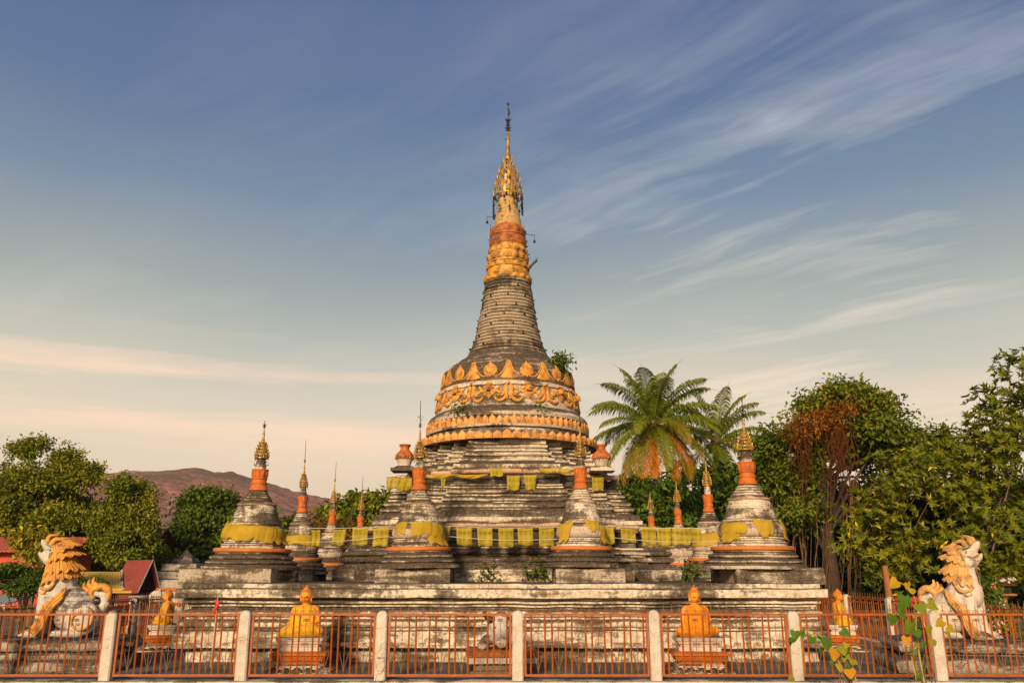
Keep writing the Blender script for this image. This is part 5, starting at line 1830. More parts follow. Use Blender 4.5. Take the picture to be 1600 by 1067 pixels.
for k in range(34):
    px = rng.uniform(1205, 1345)
    y0 = rng.uniform(740, 800); y1 = 940
    Yv = Y - 1.2 + rng.uniform(-1.0, 1.6)
    r_ = rng.choice([.010, .012, .016, .022, .04])
    pts = []
    for j in range(6):
        t_ = j / 5
        X, Z = P(px + rng.uniform(-3, 3) + rng.uniform(-4, 4) * t_, y0 + (y1 - y0) * t_, Yv)
        pts.append((X - x, Yv - Y, Z + .06))
    mb2.tube(pts, r_, 5)
mb2.build('aerial_roots', M['root'], bany, 60)['kind'] = 'stuff'

Y = 29; x = PX(1388, 920, Y)
tree('mango_tree', 'broad glossy-leaved tree with yellow shoots in front of the banyan', 'tree', x, Y,
     pb(x, 0, Y, [(1390, 740, 54, 46, 0), (1350, 790, 48, 50, -.5), (1420, 790, 58, 60, -.5), (1385, 840, 66, 50, -1), (1440, 730, 40, 40, .5), (1350, 850, 40, 36, -.8), (1430, 870, 50, 36, -.6), (1380, 890, 50, 22, -.4)]),
     3.2, .10, M['leaf_c'], 24, .205, .068, 43, GRT, bark='root', clump=.26, whorl=8, shell=.72, tint=(.0, .66), yellow=.02, nl=26, lump=.48)
Y = 31; x = PX(1545, 920, Y)
tree('mango_tree', 'tall airy glossy-leaved tree at the right edge of the picture', 'tree', x, Y,
     pb(x, 0, Y, [(1583, 570, 16, 24, 0), (1585, 600, 24, 30, 0), (1588, 625, 34, 30, 0), (1535, 640, 24, 24, 0), (1575, 660, 46, 40, 0), (1520, 665, 20, 16, 0), (1530, 720, 60, 48, -.5), (1600, 730, 50, 50, 0), (1500, 790, 50, 54, -1), (1570, 800, 60, 56, -.5), (1640, 700, 60, 90, 0), (1540, 860, 60, 40, -.6), (1610, 860, 50, 40, 0), (1555, 700, 50, 40, -1), (1480, 750, 30, 40, -1), (1510, 705, 26, 26, -.5)]),
     6.0, .12, M['leaf_c'], 30, .22, .075, 44, GRT, bark='bark', clump=.28, whorl=8, shell=.68, tint=(.0, .58), yellow=.008, nl=30, lump=.6)
# dark thicket filling the ground behind
rng2 = np.random.default_rng(77)
bl = []
for k in range(34):
    px = 1180 + 470 * (k + rng2.random()) / 34
    yy = 42 + rng2.random() * 5
    X, Z = P(px, 870 + 40 * rng2.random(), yy)
    bl.append((X, yy, Z, 1.6, 1.4, 1.5))
    X, Z = P(px, 800 + 40 * rng2.random(), yy + 3)
    bl.append((X, yy + 3, Z, 1.7, 1.4, 1.5))
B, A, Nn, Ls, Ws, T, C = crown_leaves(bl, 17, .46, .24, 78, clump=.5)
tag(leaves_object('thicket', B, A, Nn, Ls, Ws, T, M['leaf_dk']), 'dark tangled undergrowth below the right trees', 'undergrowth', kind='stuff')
bl = []
for k in range(30):
    px = -60 + 360 * (k + rng2.random()) / 30
    yy = 58 + rng2.random() * 6
    X, Z = P(px, 880 + 20 * rng2.random(), yy)
    bl.append((X, yy, Z, 2.0, 1.6, 1.7))
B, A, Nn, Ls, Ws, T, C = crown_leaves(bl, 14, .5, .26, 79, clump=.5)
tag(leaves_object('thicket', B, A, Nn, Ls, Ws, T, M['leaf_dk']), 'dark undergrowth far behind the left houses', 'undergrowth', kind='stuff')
# far tree belt closing the horizon (out to both sides)
bl = []
for k in range(150):
    a = -1.25 + 2.5 * (k + rng2.random()) / 150
    d = 150 + rng2.random() * 60
    h = 5 + 4 * rng2.random()
    bl.append((math.sin(a) * d, math.cos(a) * d, h * .5, 5.5, 4, h * .6))
B, A, Nn, Ls, Ws, T, C = crown_leaves(bl, 2.4, 1.5, .85, 80, clump=1.5)
tag(leaves_object('distant_woods', B, A, Nn, Ls, Ws, T, M['leaf_b']), 'far belt of trees along the horizon under the hill', 'woods', kind='stuff')

# -- bushes beside the right lion
Y = 20.5; x = PX(1530, 930, Y)
tree('flowering_shrub', 'dark green shrub with pale tips just right of the right lion', 'shrub', x, Y, pb(x, 0, Y, [(1535, 918, 14, 16, 0), (1526, 935, 14, 14, 0), (1545, 935, 14, 12, 0)]), .8, .04, M['leaf_b'], 60, .15, .06, 51, None, clump=.13, tint=(.1, 1))
Y = 21; x = PX(1575, 960, Y)
tree('grass_clump', 'spiky green plant between the right side fence bars', 'plant', x, Y, pb(x, 0, Y, [(1575, 945, 26, 12, 0), (1590, 1000, 14, 22, 0), (1550, 950, 20, 10, 0)]), .5, .03, M['leaf_a'], 60, .22, .05, 52, None, clump=.15)

# ------------------------------------------------------------------ coconut palms
PALM = {'g': leaf_mat('palm_green', [(.060, .095, .007), (.155, .185, .010), (.28, .26, .015)], .35, .4),
        'y': leaf_mat('palm_yellow', [(.13, .14, .010), (.24, .20, .012), (.42, .22, .015)], .4, .45),
        'o': leaf_mat('palm_dry_orange', [(.34, .085, .008), (.50, .15, .010), (.46, .22, .02)], .35, .6)}


def frond(L, az, el, droop, mat, parent, seed, twist=0.0):
    rng = np.random.default_rng(seed)
    n = 26
    pts, d = [], []
    p = np.zeros(3); e = el
    ca, sa = math.sin(az), -math.cos(az)
    for k in range(n + 1):
        pts.append(p.copy())
        v = np.array([ca * math.cos(e), sa * math.cos(e), math.sin(e)])
        d.append(v)
        p = p + v * L / n
        e -= droop * (.4 + 1.6 * k / n) / n
    pts = np.array(pts); d = np.array(d)
    m = 76
    t = np.sort(np.linspace(.10, .995, m))
    P_ = np.stack([np.interp(t * n, np.arange(n + 1), pts[:, i]) for i in range(3)], 1)
    D_ = unit(np.stack([np.interp(t * n, np.arange(n + 1), d[:, i]) for i in range(3)], 1))
    side0 = unit(np.cross(D_, np.array([0, 0, 1.0])))
    nr = np.cross(side0, D_)
    V, F, Tn = [], [], []
    k0 = 0
    for sgn in (-1, 1):
        ln = L * .235 * np.sin(np.clip(t * 1.02 + .10, 0, 1) * PI) ** .55 * (.85 + .3 * rng.random(m))
        side = side0 * sgn
        a = unit(side * .86 + D_ * (.45 + .35 * t[:, None]) + nr * (.30 - twist) + rng.normal(size=(m, 3)) * .06)
        w = .029 * L / 4
        p0 = P_
        p1 = p0 + a * ln[:, None] * .5
        p2 = p1 + unit(a + np.array([0, 0, -1.0])) * ln[:, None] * .32
        p3 = p2 + unit(a + np.array([0, 0, -2.6])) * ln[:, None] * .28
        W_ = D_ * w
        for i in range(m):
            V += [p0[i] - W_[i] * .5, p0[i] + W_[i] * .5, p1[i] + W_[i], p1[i] - W_[i], p2[i] + W_[i] * .7, p2[i] - W_[i] * .7, p3[i]]
            F += [(k0, k0 + 1, k0 + 2, k0 + 3), (k0 + 3, k0 + 2, k0 + 4, k0 + 5), (k0 + 5, k0 + 4, k0 + 6)]
            k0 += 7
            Tn += [min(1, max(0, .2 + .6 * t[i] + rng.normal() * .15))] * 7
    mb = MB()
    mb.tube(pts[::2], [.05 * L / 4 * (1 - .9 * k / 13) for k in range(14)], 5)
    off = len(V)
    V += mb.v; F += [tuple(i + off for i in f) for f in mb.f]; Tn += [.6] * len(mb.v)
    me = bpy.data.meshes.new('frond'); me.from_pydata([tuple(v) for v in V], [], F); me.update()
    at = me.attributes.new('tint', 'FLOAT', 'POINT'); at.data.foreach_set('value', np.array(Tn, dtype=np.float32))
    me.materials.append(mat)
    o = bpy.data.objects.new('frond', me); COL.objects.link(o); o.parent = parent
    return o


def palm(x, y, h, L, label, fr, seed, lean=0.0):
    t = thing('coconut_palm', label, 'palm', (x, y, -.06), 0, 'coconut palms behind the chedi')
    pts = [(lean * (1 - k / 9) ** 2, 0, h * k / 9) for k in range(10)]
    mb = MB()
    dense = [(lean * (1 - k / 60) ** 2, 0, (h + .2) * k / 60) for k in range(61)]
    mb.tube(dense, [(.24 - .09 * k / 60) * (1.06 if k % 2 else .98) for k in range(61)], 10)
    mb.build('trunk', M['bark_gr'], t, 50)
    cr = MB().ball((0, 0, h + .1), (.30, .30, .45)).build('crownshaft', M['bark'], t)
    rng = random.Random(seed)
    mbn = MB()
    for k in range(9):
        a = k * 2.1
        mbn.ball((.33 * math.sin(a), -.33 * math.cos(a), h - .15 - .12 * (k % 3)), (.12, .12, .15), 9, 7)
    mbn.build('coconuts', PALM['y'], t)
    for i, (az, el, dr, m, l) in enumerate(fr):
        o = frond(L * l, R(az), R(el), R(dr), PALM[m], t, seed * 100 + i, .25 if m == 'o' else 0)
        o.location = (.12 * math.sin(R(az)), -.12 * math.cos(R(az)), h + .15)
        if m == 'o':
            o['label'] = 'dry orange hanging frond'
        elif m == 'y':
            o['label'] = 'yellowing frond'


# azimuth: 0 faces the camera, 90 to the right
fr1 = [(-100, 78, 40, 'g', 1.0), (80, 80, 35, 'g', 1.0), (150, 75, 40, 'g', 1.05), (-150, 72, 45, 'g', 1.0), (-75, 60, 65, 'g', 1.0), (70, 60, 60, 'g', 1.05), (100, 52, 55, 'g', 1.1), (-110, 45, 75, 'g', 1.0),
       (-80, 34, 75, 'g', 1.0), (75, 36, 70, 'g', 1.0), (120, 40, 75, 'g', 1.0), (-60, 12, 55, 'g', .95), (-95, -2, 45, 'g', 1.0), (85, 18, 60, 'g', 1.0), (60, 10, 65, 'g', 1.05), (100, -2, 60, 'g', 1.0),
       (-50, -12, 60, 'g', 1.0), (-70, -25, 50, 'y', 1.0), (-25, 15, 95, 'g', .9), (25, 5, 90, 'y', 1.0), (55, -18, 70, 'y', 1.05), (75, -22, 50, 'g', 1.1), (40, -35, 60, 'y', 1.1), (-35, -35, 65, 'y', 1.0),
       (-10, -50, 40, 'o', .95), (30, -48, 45, 'o', 1.0), (-28, -42, 50, 'o', 1.0), (48, -30, 60, 'o', 1.0), (-50, -38, 50, 'y', 1.0), (10, -30, 70, 'g', .95), (62, -45, 45, 'o', 1.0), (-75, -48, 42, 'o', 1.05), (170, 60, 60, 'g', 1.0), (180, 20, 70, 'g', 1.0), (-140, 10, 60, 'g', 1.0), (140, 5, 60, 'g', 1.0), (10, 62, 70, 'g', .95), (-20, 70, 60, 'g', 1.0)]
fr2 = [(-90, 82, 30, 'g', 1.0), (85, 72, 45, 'g', 1.0), (75, 52, 65, 'g', 1.0), (90, 30, 60, 'g', 1.0), (100, 5, 55, 'g', 1.0), (60, 15, 70, 'g', .9), (-70, 60, 60, 'g', 1.0), (-85, 35, 65, 'g', 1.0), (-40, 10, 75, 'y', .9),
       (20, 0, 80, 'y', .9), (45, -25, 60, 'g', 1.0), (80, -25, 50, 'g', 1.05), (-60, -30, 55, 'g', 1.0), (0, -45, 45, 'g', 1.0), (30, -55, 35, 'g', .9), (-25, -60, 30, 'g', .9), (150, 55, 60, 'g', 1.0), (-150, 40, 60, 'g', 1.0), (160, 10, 60, 'g', 1.0), (20, 78, 40, 'g', 1.0), (60, 60, 60, 'g', 1.0)]
Y = 43
palm(PX(1020, 665, Y), Y, PZ(1020, 666, Y), 3.95, 'large coconut palm with orange dry fronds hanging, right of the chedi', fr1, 3, .8)
Y = 48
palm(PX(1118, 690, Y), Y, PZ(1112, 692, Y), 3.75, 'second coconut palm, darker and lower, right of the first', fr2, 6, -.6)
# broad banana leaves below the second palm
Y = 44
x = PX(1150, 850, Y)
Y = 39; xt = PX(1010, 850, Y)
tree('broadleaf_tree', 'dark round treetop under the orange fronds of the larger palm', 'tree', xt, Y,
     pb(xt, 0, Y, [(1005, 800, 36, 26, 0), (1045, 800, 26, 30, 0), (980, 820, 26, 26, 0), (1020, 830, 40, 24, 0)]), 2.2, .2, M['leaf_b'], 26, .34, .17, 33, GMT, clump=.34, tint=(.0, .8))
Y = 44
t = thing('banana_plant', 'banana plant with broad dark leaves below the second palm', 'plant', (x, Y, -.06))
MB().tube([(0, 0, 0), (.05, 0, 1.5), (0, 0, 3.2)], [.18, .15, .10], 9).build('stem', M['leaf_b'], t, 60)
for i, (az, el, L_) in enumerate(((-70, 78, 4.2), (-50, 60, 3.6), (60, 75, 4.0), (80, 55, 3.6), (0, 70, 3.8), (30, 40, 3.2), (-30, 45, 3.2), (150, 70, 4.0))):
    rows = []
    e = R(el); p = np.array([0, 0, 2.6]); a = R(az)
    for k in range(13):
        t_ = k / 12
        w = .36 * math.sin(PI * min(1, t_ * .94 + .06)) ** .6
        s = np.array([math.cos(a), math.sin(a), 0])
        rows.append([tuple(p - s * w + np.array([0, 0, .10])), tuple(p - s * w * .5 + np.array([0, 0, .08])), tuple(p), tuple(p + s * w * .5 + np.array([0, 0, .08])), tuple(p + s * w + np.array([0, 0, .10]))])
        p = p + np.array([math.sin(a) * math.cos(e), -math.cos(a) * math.cos(e), math.sin(e)]) * L_ / 12
        e -= R(75) / 12
    MB().loft(rows, close=False).build('leaf', M['leaf_b'], t, 60)

# ------------------------------------------------------------------ houses and small things at the left
M['roof_y'] = paint('mossy_ochre_sheet_roof', (.66, .33, .035), (.34, .30, .05), .45, .7, scale=.5, col2=(.50, .34, .04))
M['roof_r'] = paint('dark_red_sheet_roof', (.22, .030, .018), (.10, .02, .015), .4, .6, scale=.5)
M['roof_r2'] = paint('faded_red_tile_roof', (.42, .085, .05), (.25, .07, .05), .5, .8, scale=.6)
M['wall_r'] = paint('red_plank_wall', (.17, .028, .016), (.08, .02, .01), .4, .7, scale=.4)
M['wall_o'] = paint('orange_red_wall', (.50, .07, .025), (.3, .06, .03), .3, .7, scale=.4)
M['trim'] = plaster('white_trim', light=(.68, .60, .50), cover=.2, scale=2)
M['dark'] = paint('dark_interior', (.02, .014, .010), (.03, .02, .01), .3, .9)
M['metal'] = paint('grey_metal', (.34, .32, .29), (.16, .13, .1), .4, .5, .3)


def ribbed_roof(L, run, rise, mat, name, parent, th=.07, pitch=.22):
    """two sheets of ridged roofing; ridge along local X"""
    for s in (-1, 1):
        n = int(L / pitch) * 2
        rows = []
        for k in range(2):
            row = []
            for i in range(n + 1):
                x = -L / 2 + L * i / n
                h = .035 if i % 2 else 0
                row.append((x, s * run * k, -rise * k + h))
            rows.append(row)
        low = [[(a, b, c - th) for a, b, c in r_] for r_ in rows[::-1]]
        MB().loft(rows + low, close=False).build(name, mat, parent, 0)


Y = 34
x0, x1 = PX(128, 893, Y), PX(190, 893, Y)
zt, zb = PZ(160, 893, Y), PZ(160, 920, Y - 1.6)
L = x1 - x0
t = thing('open_pavilion', 'open pavilion with a mossy ochre sheet roof beside the left lion tail', 'pavilion', ((x0 + x1) / 2 - .1, Y, 0), R(24))
rf = thing('roof', None, None); rf.parent = t; rf.location = (0, 0, zt)
for s in (-1, 1):
    n = 34
    rows = []
    for k, (yy, zz) in enumerate(((0, 0), (s * 1.9, -(zt - zb)))):
        rows.append([(-L / 2 - .12 * k + (L + .24 * k) * i / n, yy, zz + (.010 if i % 2 else 0)) for i in range(n + 1)])
    MB().loft(rows + [[(a, b, c - .06) for a, b, c in r_] for r_ in rows[::-1]], close=False).build('roof_sheet', M['roof_y'], rf, 0)
for sx in (-1, 1):
    mb = MB()
    for s in (-1, 1):
        mb.tube([(sx * (L / 2 + .04), 0, zt + .05), (sx * (L / 2 + .14), s * 1.95, zb + .02)], .06, 4)
    mb.build('bargeboard', M['trim'], t, 0)
    MB().add([(sx * L / 2, 0, zt - .08), (sx * L / 2, -1.8, zb - .04), (sx * L / 2, 1.8, zb - .04), (sx * (L / 2 - .06), 0, zt - .08), (sx * (L / 2 - .06), -1.8, zb - .04), (sx * (L / 2 - .06), 1.8, zb - .04)],
             [(0, 1, 2), (5, 4, 3), (0, 3, 4, 1), (1, 4, 5, 2), (2, 5, 3, 0)]).build('gable_panel', M['trim'], t, 0)
MB().box((0, -2.0, zb - .10), (L + .9, .9, .07)).build('canopy', M['roof_y'], t, 0)
for sx in (-1, -.33, .33, 1):
    MB().box((sx * L * .48, -1.7, (zb - .14) / 2), (.10, .10, zb - .14)).build('column', M['trim'], t, 0)
    MB().box((sx * L * .48, 1.6, (zb - .14) / 2), (.10, .10, zb - .14)).build('column', M['trim'], t, 0)
MB().box((0, 1.9, zb * .4), (L, .1, zb * .8)).build('back_wall', M['dark'], t, 0)

# red gabled hall: ridge runs away to the left, gable looks right
Y = 39
ax, az_ = P(238, 875, Y)
t = thing('gabled_hall', 'timber hall with a steep dark red roof and an open black gable', 'house', (ax, Y, 0), R(60))
M['slate'] = paint('grey_blue_board', (.20, .17, .15), (.1, .08, .06), .4, .7)
H = az_; ev = PZ(238, 921, Y)
run, Lh = .52, 1.8
for s in (-1, 1):
    n = 40
    rows = []
    for k, (yy, zz) in enumerate(((0, H), (s * run * 1.15, ev - .1))):
        rows.append([(yy, Lh * i / n, zz + (.03 if i % 2 else 0)) for i in range(n + 1)])
    MB().loft(rows + [[(a, b, c - .07) for a, b, c in r_] for r_ in rows[::-1]], close=False).build('roof_sheet', M['roof_r'], t, 0)
    MB().tube([(0, -.06, H + .04), (s * run * 1.18, -.06, ev - .12)], .035, 4).build('bargeboard', M['slate'], t, 0)
MB().add([(0, .25, H - .2), (-run, .25, ev), (run, .25, ev), (0, .33, H - .2), (-run, .33, ev), (run, .33, ev)], [(0, 1, 2), (5, 4, 3), (0, 3, 4, 1), (1, 4, 5, 2), (2, 5, 3, 0)]).build('gable_panel', M['dark'], t, 0)
MB().box((0, Lh / 2 + .3, ev / 2), (run * 1.8, Lh - .6, ev)).build('wall', M['wall_r'], t, 0)
MB().box((0, .53, ev * .45), (.5, .06, ev * .8)).build('door', M['dark'], t, 0)

Y = 56
x0, x1 = PX(130, 900, Y), PX(230, 900, Y)
t = thing('timber_house', 'dark red timber house mostly hidden behind the left trees', 'house', ((x0 + x1) / 2, Y, 0))
hh = PZ(150, 856, Y)
MB().box((0, 1.5, hh / 2), (x1 - x0, 4, hh)).build('wall', M['wall_r'], t, 0)
rf = thing('roof', None, None); rf.parent = t; rf.location = (0, 1.5, hh + 1.3)
ribbed_roof(x1 - x0 + .8, 2.6, 1.4, M['roof_r'], 'roof_sheet', rf)
for k in (-1, 0, 1):
    w = MB().box((k * (x1 - x0) * .3, -.53, hh * .55), (.9, .06, 1.1)).build('window', M['dark'], t, 0)
Y = 44
t = thing('red_roofed_house', 'house with a faded red tiled roof showing through leaves behind the left lion', 'house', (PX(20, 880, Y), Y, 0))
hz = PZ(30, 858, Y)
MB().box((-.4, 1.6, hz / 2), (5.6, 3.4, hz)).build('wall', M['wall_o'], t, 0)
rf = thing('roof', None, None); rf.parent = t; rf.location = (0, 1.6, PZ(30, 834, Y) - .1)
ribbed_roof(6.4, 2.3, PZ(30, 834, Y) - hz, M['roof_r2'], 'roof_sheet', rf)
for k in (-1.6, 0, 1.6):
    MB().box((k, -.13, hz * .5), (.8, .06, 1.1)).build('window', M['dark'], t, 0)
Y = 27
t = thing('shed_roof', 'pale grey metal canopy at the far left edge behind the side fence', 'canopy', (PX(8, 940, Y), Y, 0))
zc = PZ(8, 930, Y)
MB().add([(-1.0, -.7, zc - .22), (.42, -.7, zc - .24), (.52, .7, zc + .02), (-1.0, .7, zc + .02), (-1.0, -.7, zc - .26), (.42, -.7, zc - .28), (.52, .7, zc - .02), (-1.0, .7, zc - .02)],
         [(0, 1, 2, 3), (7, 6, 5, 4), (0, 1, 5, 4), (1, 2, 6, 5), (2, 3, 7, 6), (3, 0, 4, 7)]).build('sheet', M['metal'], t, 0)
for sx in (-.9, .35):
    MB().box((sx, -.6, (zc - .28) / 2), (.05, .05, zc - .28)).build('leg', M['metal'], t, 0)
    MB().box((sx, .6, (zc - .06) / 2), (.05, .05, zc - .06)).build('leg', M['metal'], t, 0)
# low wall with orange coping, lamp post, grey stone shrine
Y = 36
xa, xb = PX(246, 920, Y), PX(306, 920, Y)
t = thing('low_wall', 'low pale wall with an orange tiled coping behind the left rear Buddha', 'wall', ((xa + xb) / 2, Y, 0))
zw = PZ(270, 922, Y)
MB().box((0, 0, zw / 2), (xb - xa, .2, zw)).jitter(.006, 3).build('wall', M['trim'], t, 0)
MB().box((0, 0, zw + .05), (xb - xa + .1, .36, .10), 0, .9).build('coping', M['orange'], t, 0)
Y = 33
x = PX(284, 920, Y)
t = thing('lamp_post', 'thin green lamp post with a pale cup lamp near the left end of the platform', 'lamp post', (x, Y, 0))
zl = PZ(284, 911, Y)
M['lampgreen'] = paint('green_enamel', (.03, .22, .10), (.05, .1, .05), .3, .4)
MB().tube([(0, 0, 0), (0, 0, .4), (0, 0, .42), (0, 0, zl)], [.05, .05, .03, .026], 8).build('pole', M['lampgreen'], t, 60)
MB().lathe([(zl, .03), (zl + .02, .05), (zl + .12, .13), (zl + .14, .13), (zl + .14, .02)], 14, cap0=True, cap1=True).build('lamp_cup', M['trim'], t)
Y = 48
x = PX(290, 880, Y)
t = thing('stone_shrine', 'grey tiered stone shrine between the round tree and the platform', 'shrine', (x, Y, 0))
pz = [PZ(290, v, Y) for v in (925, 905, 903, 893, 891, 881, 879, 872)]
ws = [1.5, 1.5, 1.25, 1.25, .95, .95, .6, .5]
MB().loft([sq(w, w, z) for w, z in zip(ws, pz)] , cap1=True).jitter(.02, 2).build('tiers', M['rock'], t, 0)
MB().lathe([(pz[-1], .35), (pz[-1] + .1, .4), (pz[-1] + .3, .2), (pz[-1] + .5, .03)], 16).build('finial', M['rock'], t)
# pale signs and pots by the left rear Buddha
Y = 25
x = PX(243, 930, Y)
t = thing('scalloped_sign', 'white scalloped shrine screen left of the profile Buddha', 'screen', (x, Y, 0))
za, zb2 = PZ(243, 921, Y), PZ(243, 939, Y)
w = .16
out = curve([(-w, zb2), (-w * 1.05, (za + zb2) / 2), (-w * .4, za - .04), (w * .4, za - .02), (w * .9, za), (w, zb2)], 5)
MB().loft([[(a, d, c) for a, c in out] for d in (-.03, .03)], cap0=True, cap1=True).build('panel', M['trim'], t, 0)
for k in (-1, 0, 1):
    MB().tube([(k * w * .8, 0, 0), (k * w * .8, 0, zb2 + .02)], .02, 6).build('leg', M['trim'], t)
Y = 24
x = PX(279, 942, Y)
t = thing('flower_planter', 'white planter with orange flower reliefs at the left end of the platform', 'planter', (x, Y, 0))
zp = PZ(279, 934, Y)
MB().lathe([(0, .16), (.3, .17), (zp - .3, .17), (zp - .05, .19), (zp, .21), (zp, .1)], 20, cap0=True, cap1=True).build('vessel', M['trim'], t)
for a in (-50, -15, 20, 55):
    mb = MB()
    for k in range(5):
        b_ = 2 * PI * k / 5
        mb.ball((.185 * math.sin(R(a)) + .035 * math.cos(b_) * math.cos(R(a)), -.185 * math.cos(R(a)) + .035 * math.cos(b_) * math.sin(R(a)), zp - .16 + .035 * math.sin(b_)), .026, 7, 5)
    mb.build('flower', M['orange'], t)
for px, Y, lab in ((218, 27, 'round grey slab table behind the notice board on the left side fence'), (272, 28, 'round pale slab table between the profile Buddha and the planter')):
    x = PX(px, 932, Y); zt = PZ(px, 930, Y)
    t = thing('stone_table', lab, 'table', (x, Y, 0), 0, 'round slab tables at the left')
    MB().lathe([(zt - .09, .2), (zt - .085, .30), (zt - .05, .33), (zt - .01, .33), (zt, .31)], 28, cap0=True, cap1=True).build('table_top', M['metal'], t)
    MB().lathe([(0, .22), (.06, .2), (.12, .10), (zt - .2, .09), (zt - .09, .16)], 18, cap0=True, cap1=True).build('foot', M['rock'], t)
# notice board on the side fence
M['board'] = paint('red_board', (.60, .10, .03), (.4, .08, .03), .3, .6)
t = thing('notice_board', 'red notice board with small white lines of writing on the left side fence', 'sign', (-XF + .05, 20.8, 0), R(90))
MB().box((0, 0, .70), (1.25, .03, .48)).build('board', M['board'], t, 0)
mb = MB()
rng = random.Random(8)
mb.lathe([(0, .07), (.012, .07)], 16, cap0=True, cap1=True)
mb.v = [(a - .48, -c_ - .016, b_ + .80) for a, b_, c_ in mb.v]
for r_ in range(5):
    xx = -.30
    while xx < .52:
        w = rng.uniform(.03, .11)
        mb.box((xx + w / 2, -.02, .86 - r_ * .085), (w, .008, .035))
        xx += w + .03
mb.build('lettering', M['trim'], t, 0)

# ------------------------------------------------------------------ small things at the right
Y = 24
x = PX(1388, 930, Y)
M['wood'] = bark_mat('orange_wood', (.20, .07, .02), (.38, .14, .035))
o = MB().tube([(0, 0, -.05), (.02, 0, .9), (0, 0, PZ(1388, 884, Y))], [.10, .09, .08], 10).build('timber_post', M['wood'], None, 60)
o.location = (x, Y, 0)
tag(o, 'orange brown timber post rising above the fence left of the right lion', 'post')
Y = 23.5
x = PX(1420, 950, Y)
t = thing('shrine_umbrella', 'small red ceremonial umbrella behind the creeper left of the right lion', 'umbrella', (x, Y, 0))
zt = PZ(1420, 931, Y)
MB().lathe([(zt - .26, .44), (zt - .10, .40), (zt - .02, .24), (zt, .02)], 20, mod=lambda a, z: 1 + .04 * math.cos(a * 10)).build('canopy', M['red'], t, 60).modifiers.new('thick', 'SOLIDIFY').thickness = .01
MB().tube([(0, 0, 0), (0, 0, zt)], .02, 8).build('pole', M['wood'], t)
Y = 18.2
x = PX(1443, 975, Y)
t = thing('shrine_jar', 'white round jar with orange cloth tied below it, left of the right lion', 'jar', (x, Y, 0))
zt = PZ(1443, 950, Y)
MB().lathe([(zt - .42, .08), (zt - .38, .16), (zt - .24, .21), (zt - .12, .17), (zt - .06, .12), (zt, .15), (zt, .08)], 22, cap0=True, cap1=True).build('vessel', M['trim'], t)
MB().lathe([(zt - .25, .214), (zt - .2, .215), (zt - .15, .20)], 22).build('orange_stripe', M['orange'], t)
MB().lathe([(.0, .18), (.05, .2), (.3, .12), (zt - .42, .13)], 16, cap0=True, cap1=True).build('stand', M['orange'], t)
Y = 30
x = PX(1442, 930, Y)
o = MB().lathe([(0, .3), (PZ(1442, 940, Y), .28), (PZ(1442, 936, Y), .2), (PZ(1442, 930, Y), .12), (PZ(1442, 926, Y), .07), (PZ(1442, 918, Y), .01)], 18, cap0=True).build('tiny_stupa', M['small'])
o.location = (x, Y, 0); tag(o, 'tiny pointed white stupa tip behind the creeper and the right lion', 'stupa')
Y = 26
x = PX(1552, 925, Y)
t = thing('flame_marker', 'orange flame-shaped boundary marker behind the shrub right of the right lion', 'marker', (x, Y, 0))
zt = PZ(1552, 905, Y); zb2 = PZ(1552, 931, Y)
MB().lathe([(zb2, .11), (zb2 + .1, .13), ((zt + zb2) / 2, .12), (zt - .14, .09), (zt - .05, .04), (zt, .006)], 14, cap0=True, sy=.6).build('flame', M['orange'], t)
MB().lathe([(0, .3), (zb2 - .12, .28), (zb2 - .1, .2), (zb2, .16)], 16, cap0=True, cap1=True).build('stand', M['trim'], t)
Y = 27
x = PX(1565, 920, Y)
t = thing('spirit_house', 'small dark spirit house with pale flowers on its roof at the far right', 'shrine', (x, Y, 0))
z1, z2, z3 = PZ(1565, 930, Y), PZ(1565, 915, Y), PZ(1565, 901, Y)
MB().box((0, 0, z1 / 2), (.16, .16, z1)).build('post', M['wood'], t, 0)
MB().box((0, 0, z1 + .03), (.62, .5, .06)).build('platform', M['wood'], t, 0)
MB().box((0, 0, (z1 + z2) / 2 + .03), (.42, .34, z2 - z1 - .06)).build('cabin', M['dark'], t, 0)
MB().add([(-.36, -.3, z2), (.36, -.3, z2), (.36, .3, z2), (-.36, .3, z2), (-.2, 0, z3), (.2, 0, z3)], [(0, 1, 5, 4), (1, 2, 5), (2, 3, 4, 5), (3, 0, 4), (3, 2, 1, 0)]).build('roof', M['leaf_br'], t, 0)
mb = MB()
rng = random.Random(2)
for k in range(26):
    mb.ball((rng.uniform(-.32, .32), -.2 + rng.uniform(-.14, .1), z2 + .12 + rng.uniform(-.05, .12)), rng.uniform(.02, .04), 6, 5)
mb.build('flowers', M['trim'], t)

# ------------------------------------------------------------------ weeds rooted in the masonry
def weed(px, py, Y, s, label, seed, n=40, mat='leaf_b', tall=1.0):
    X, Z = P(px, py, Y)
    rng = np.random.default_rng(seed)
    b = rng.normal(size=(n, 3)) * s * np.array([.5, .3, .42 * tall]) + np.array([0, 0, s * .35 * tall])
    la = unit(rng.normal(size=(n, 3)) + np.array([0, -.2, .5]))
    o = leaves_object('weed_bush', b, la, unit(rng.normal(size=(n, 3)) + np.array([0, -.6, .8])), np.full(n, s * .42), np.full(n, s * .2), rng.random(n), M[mat])
    o.location = (X, Y, Z)
    return tag(o, label, 'weed', 'weeds growing on the chedi')


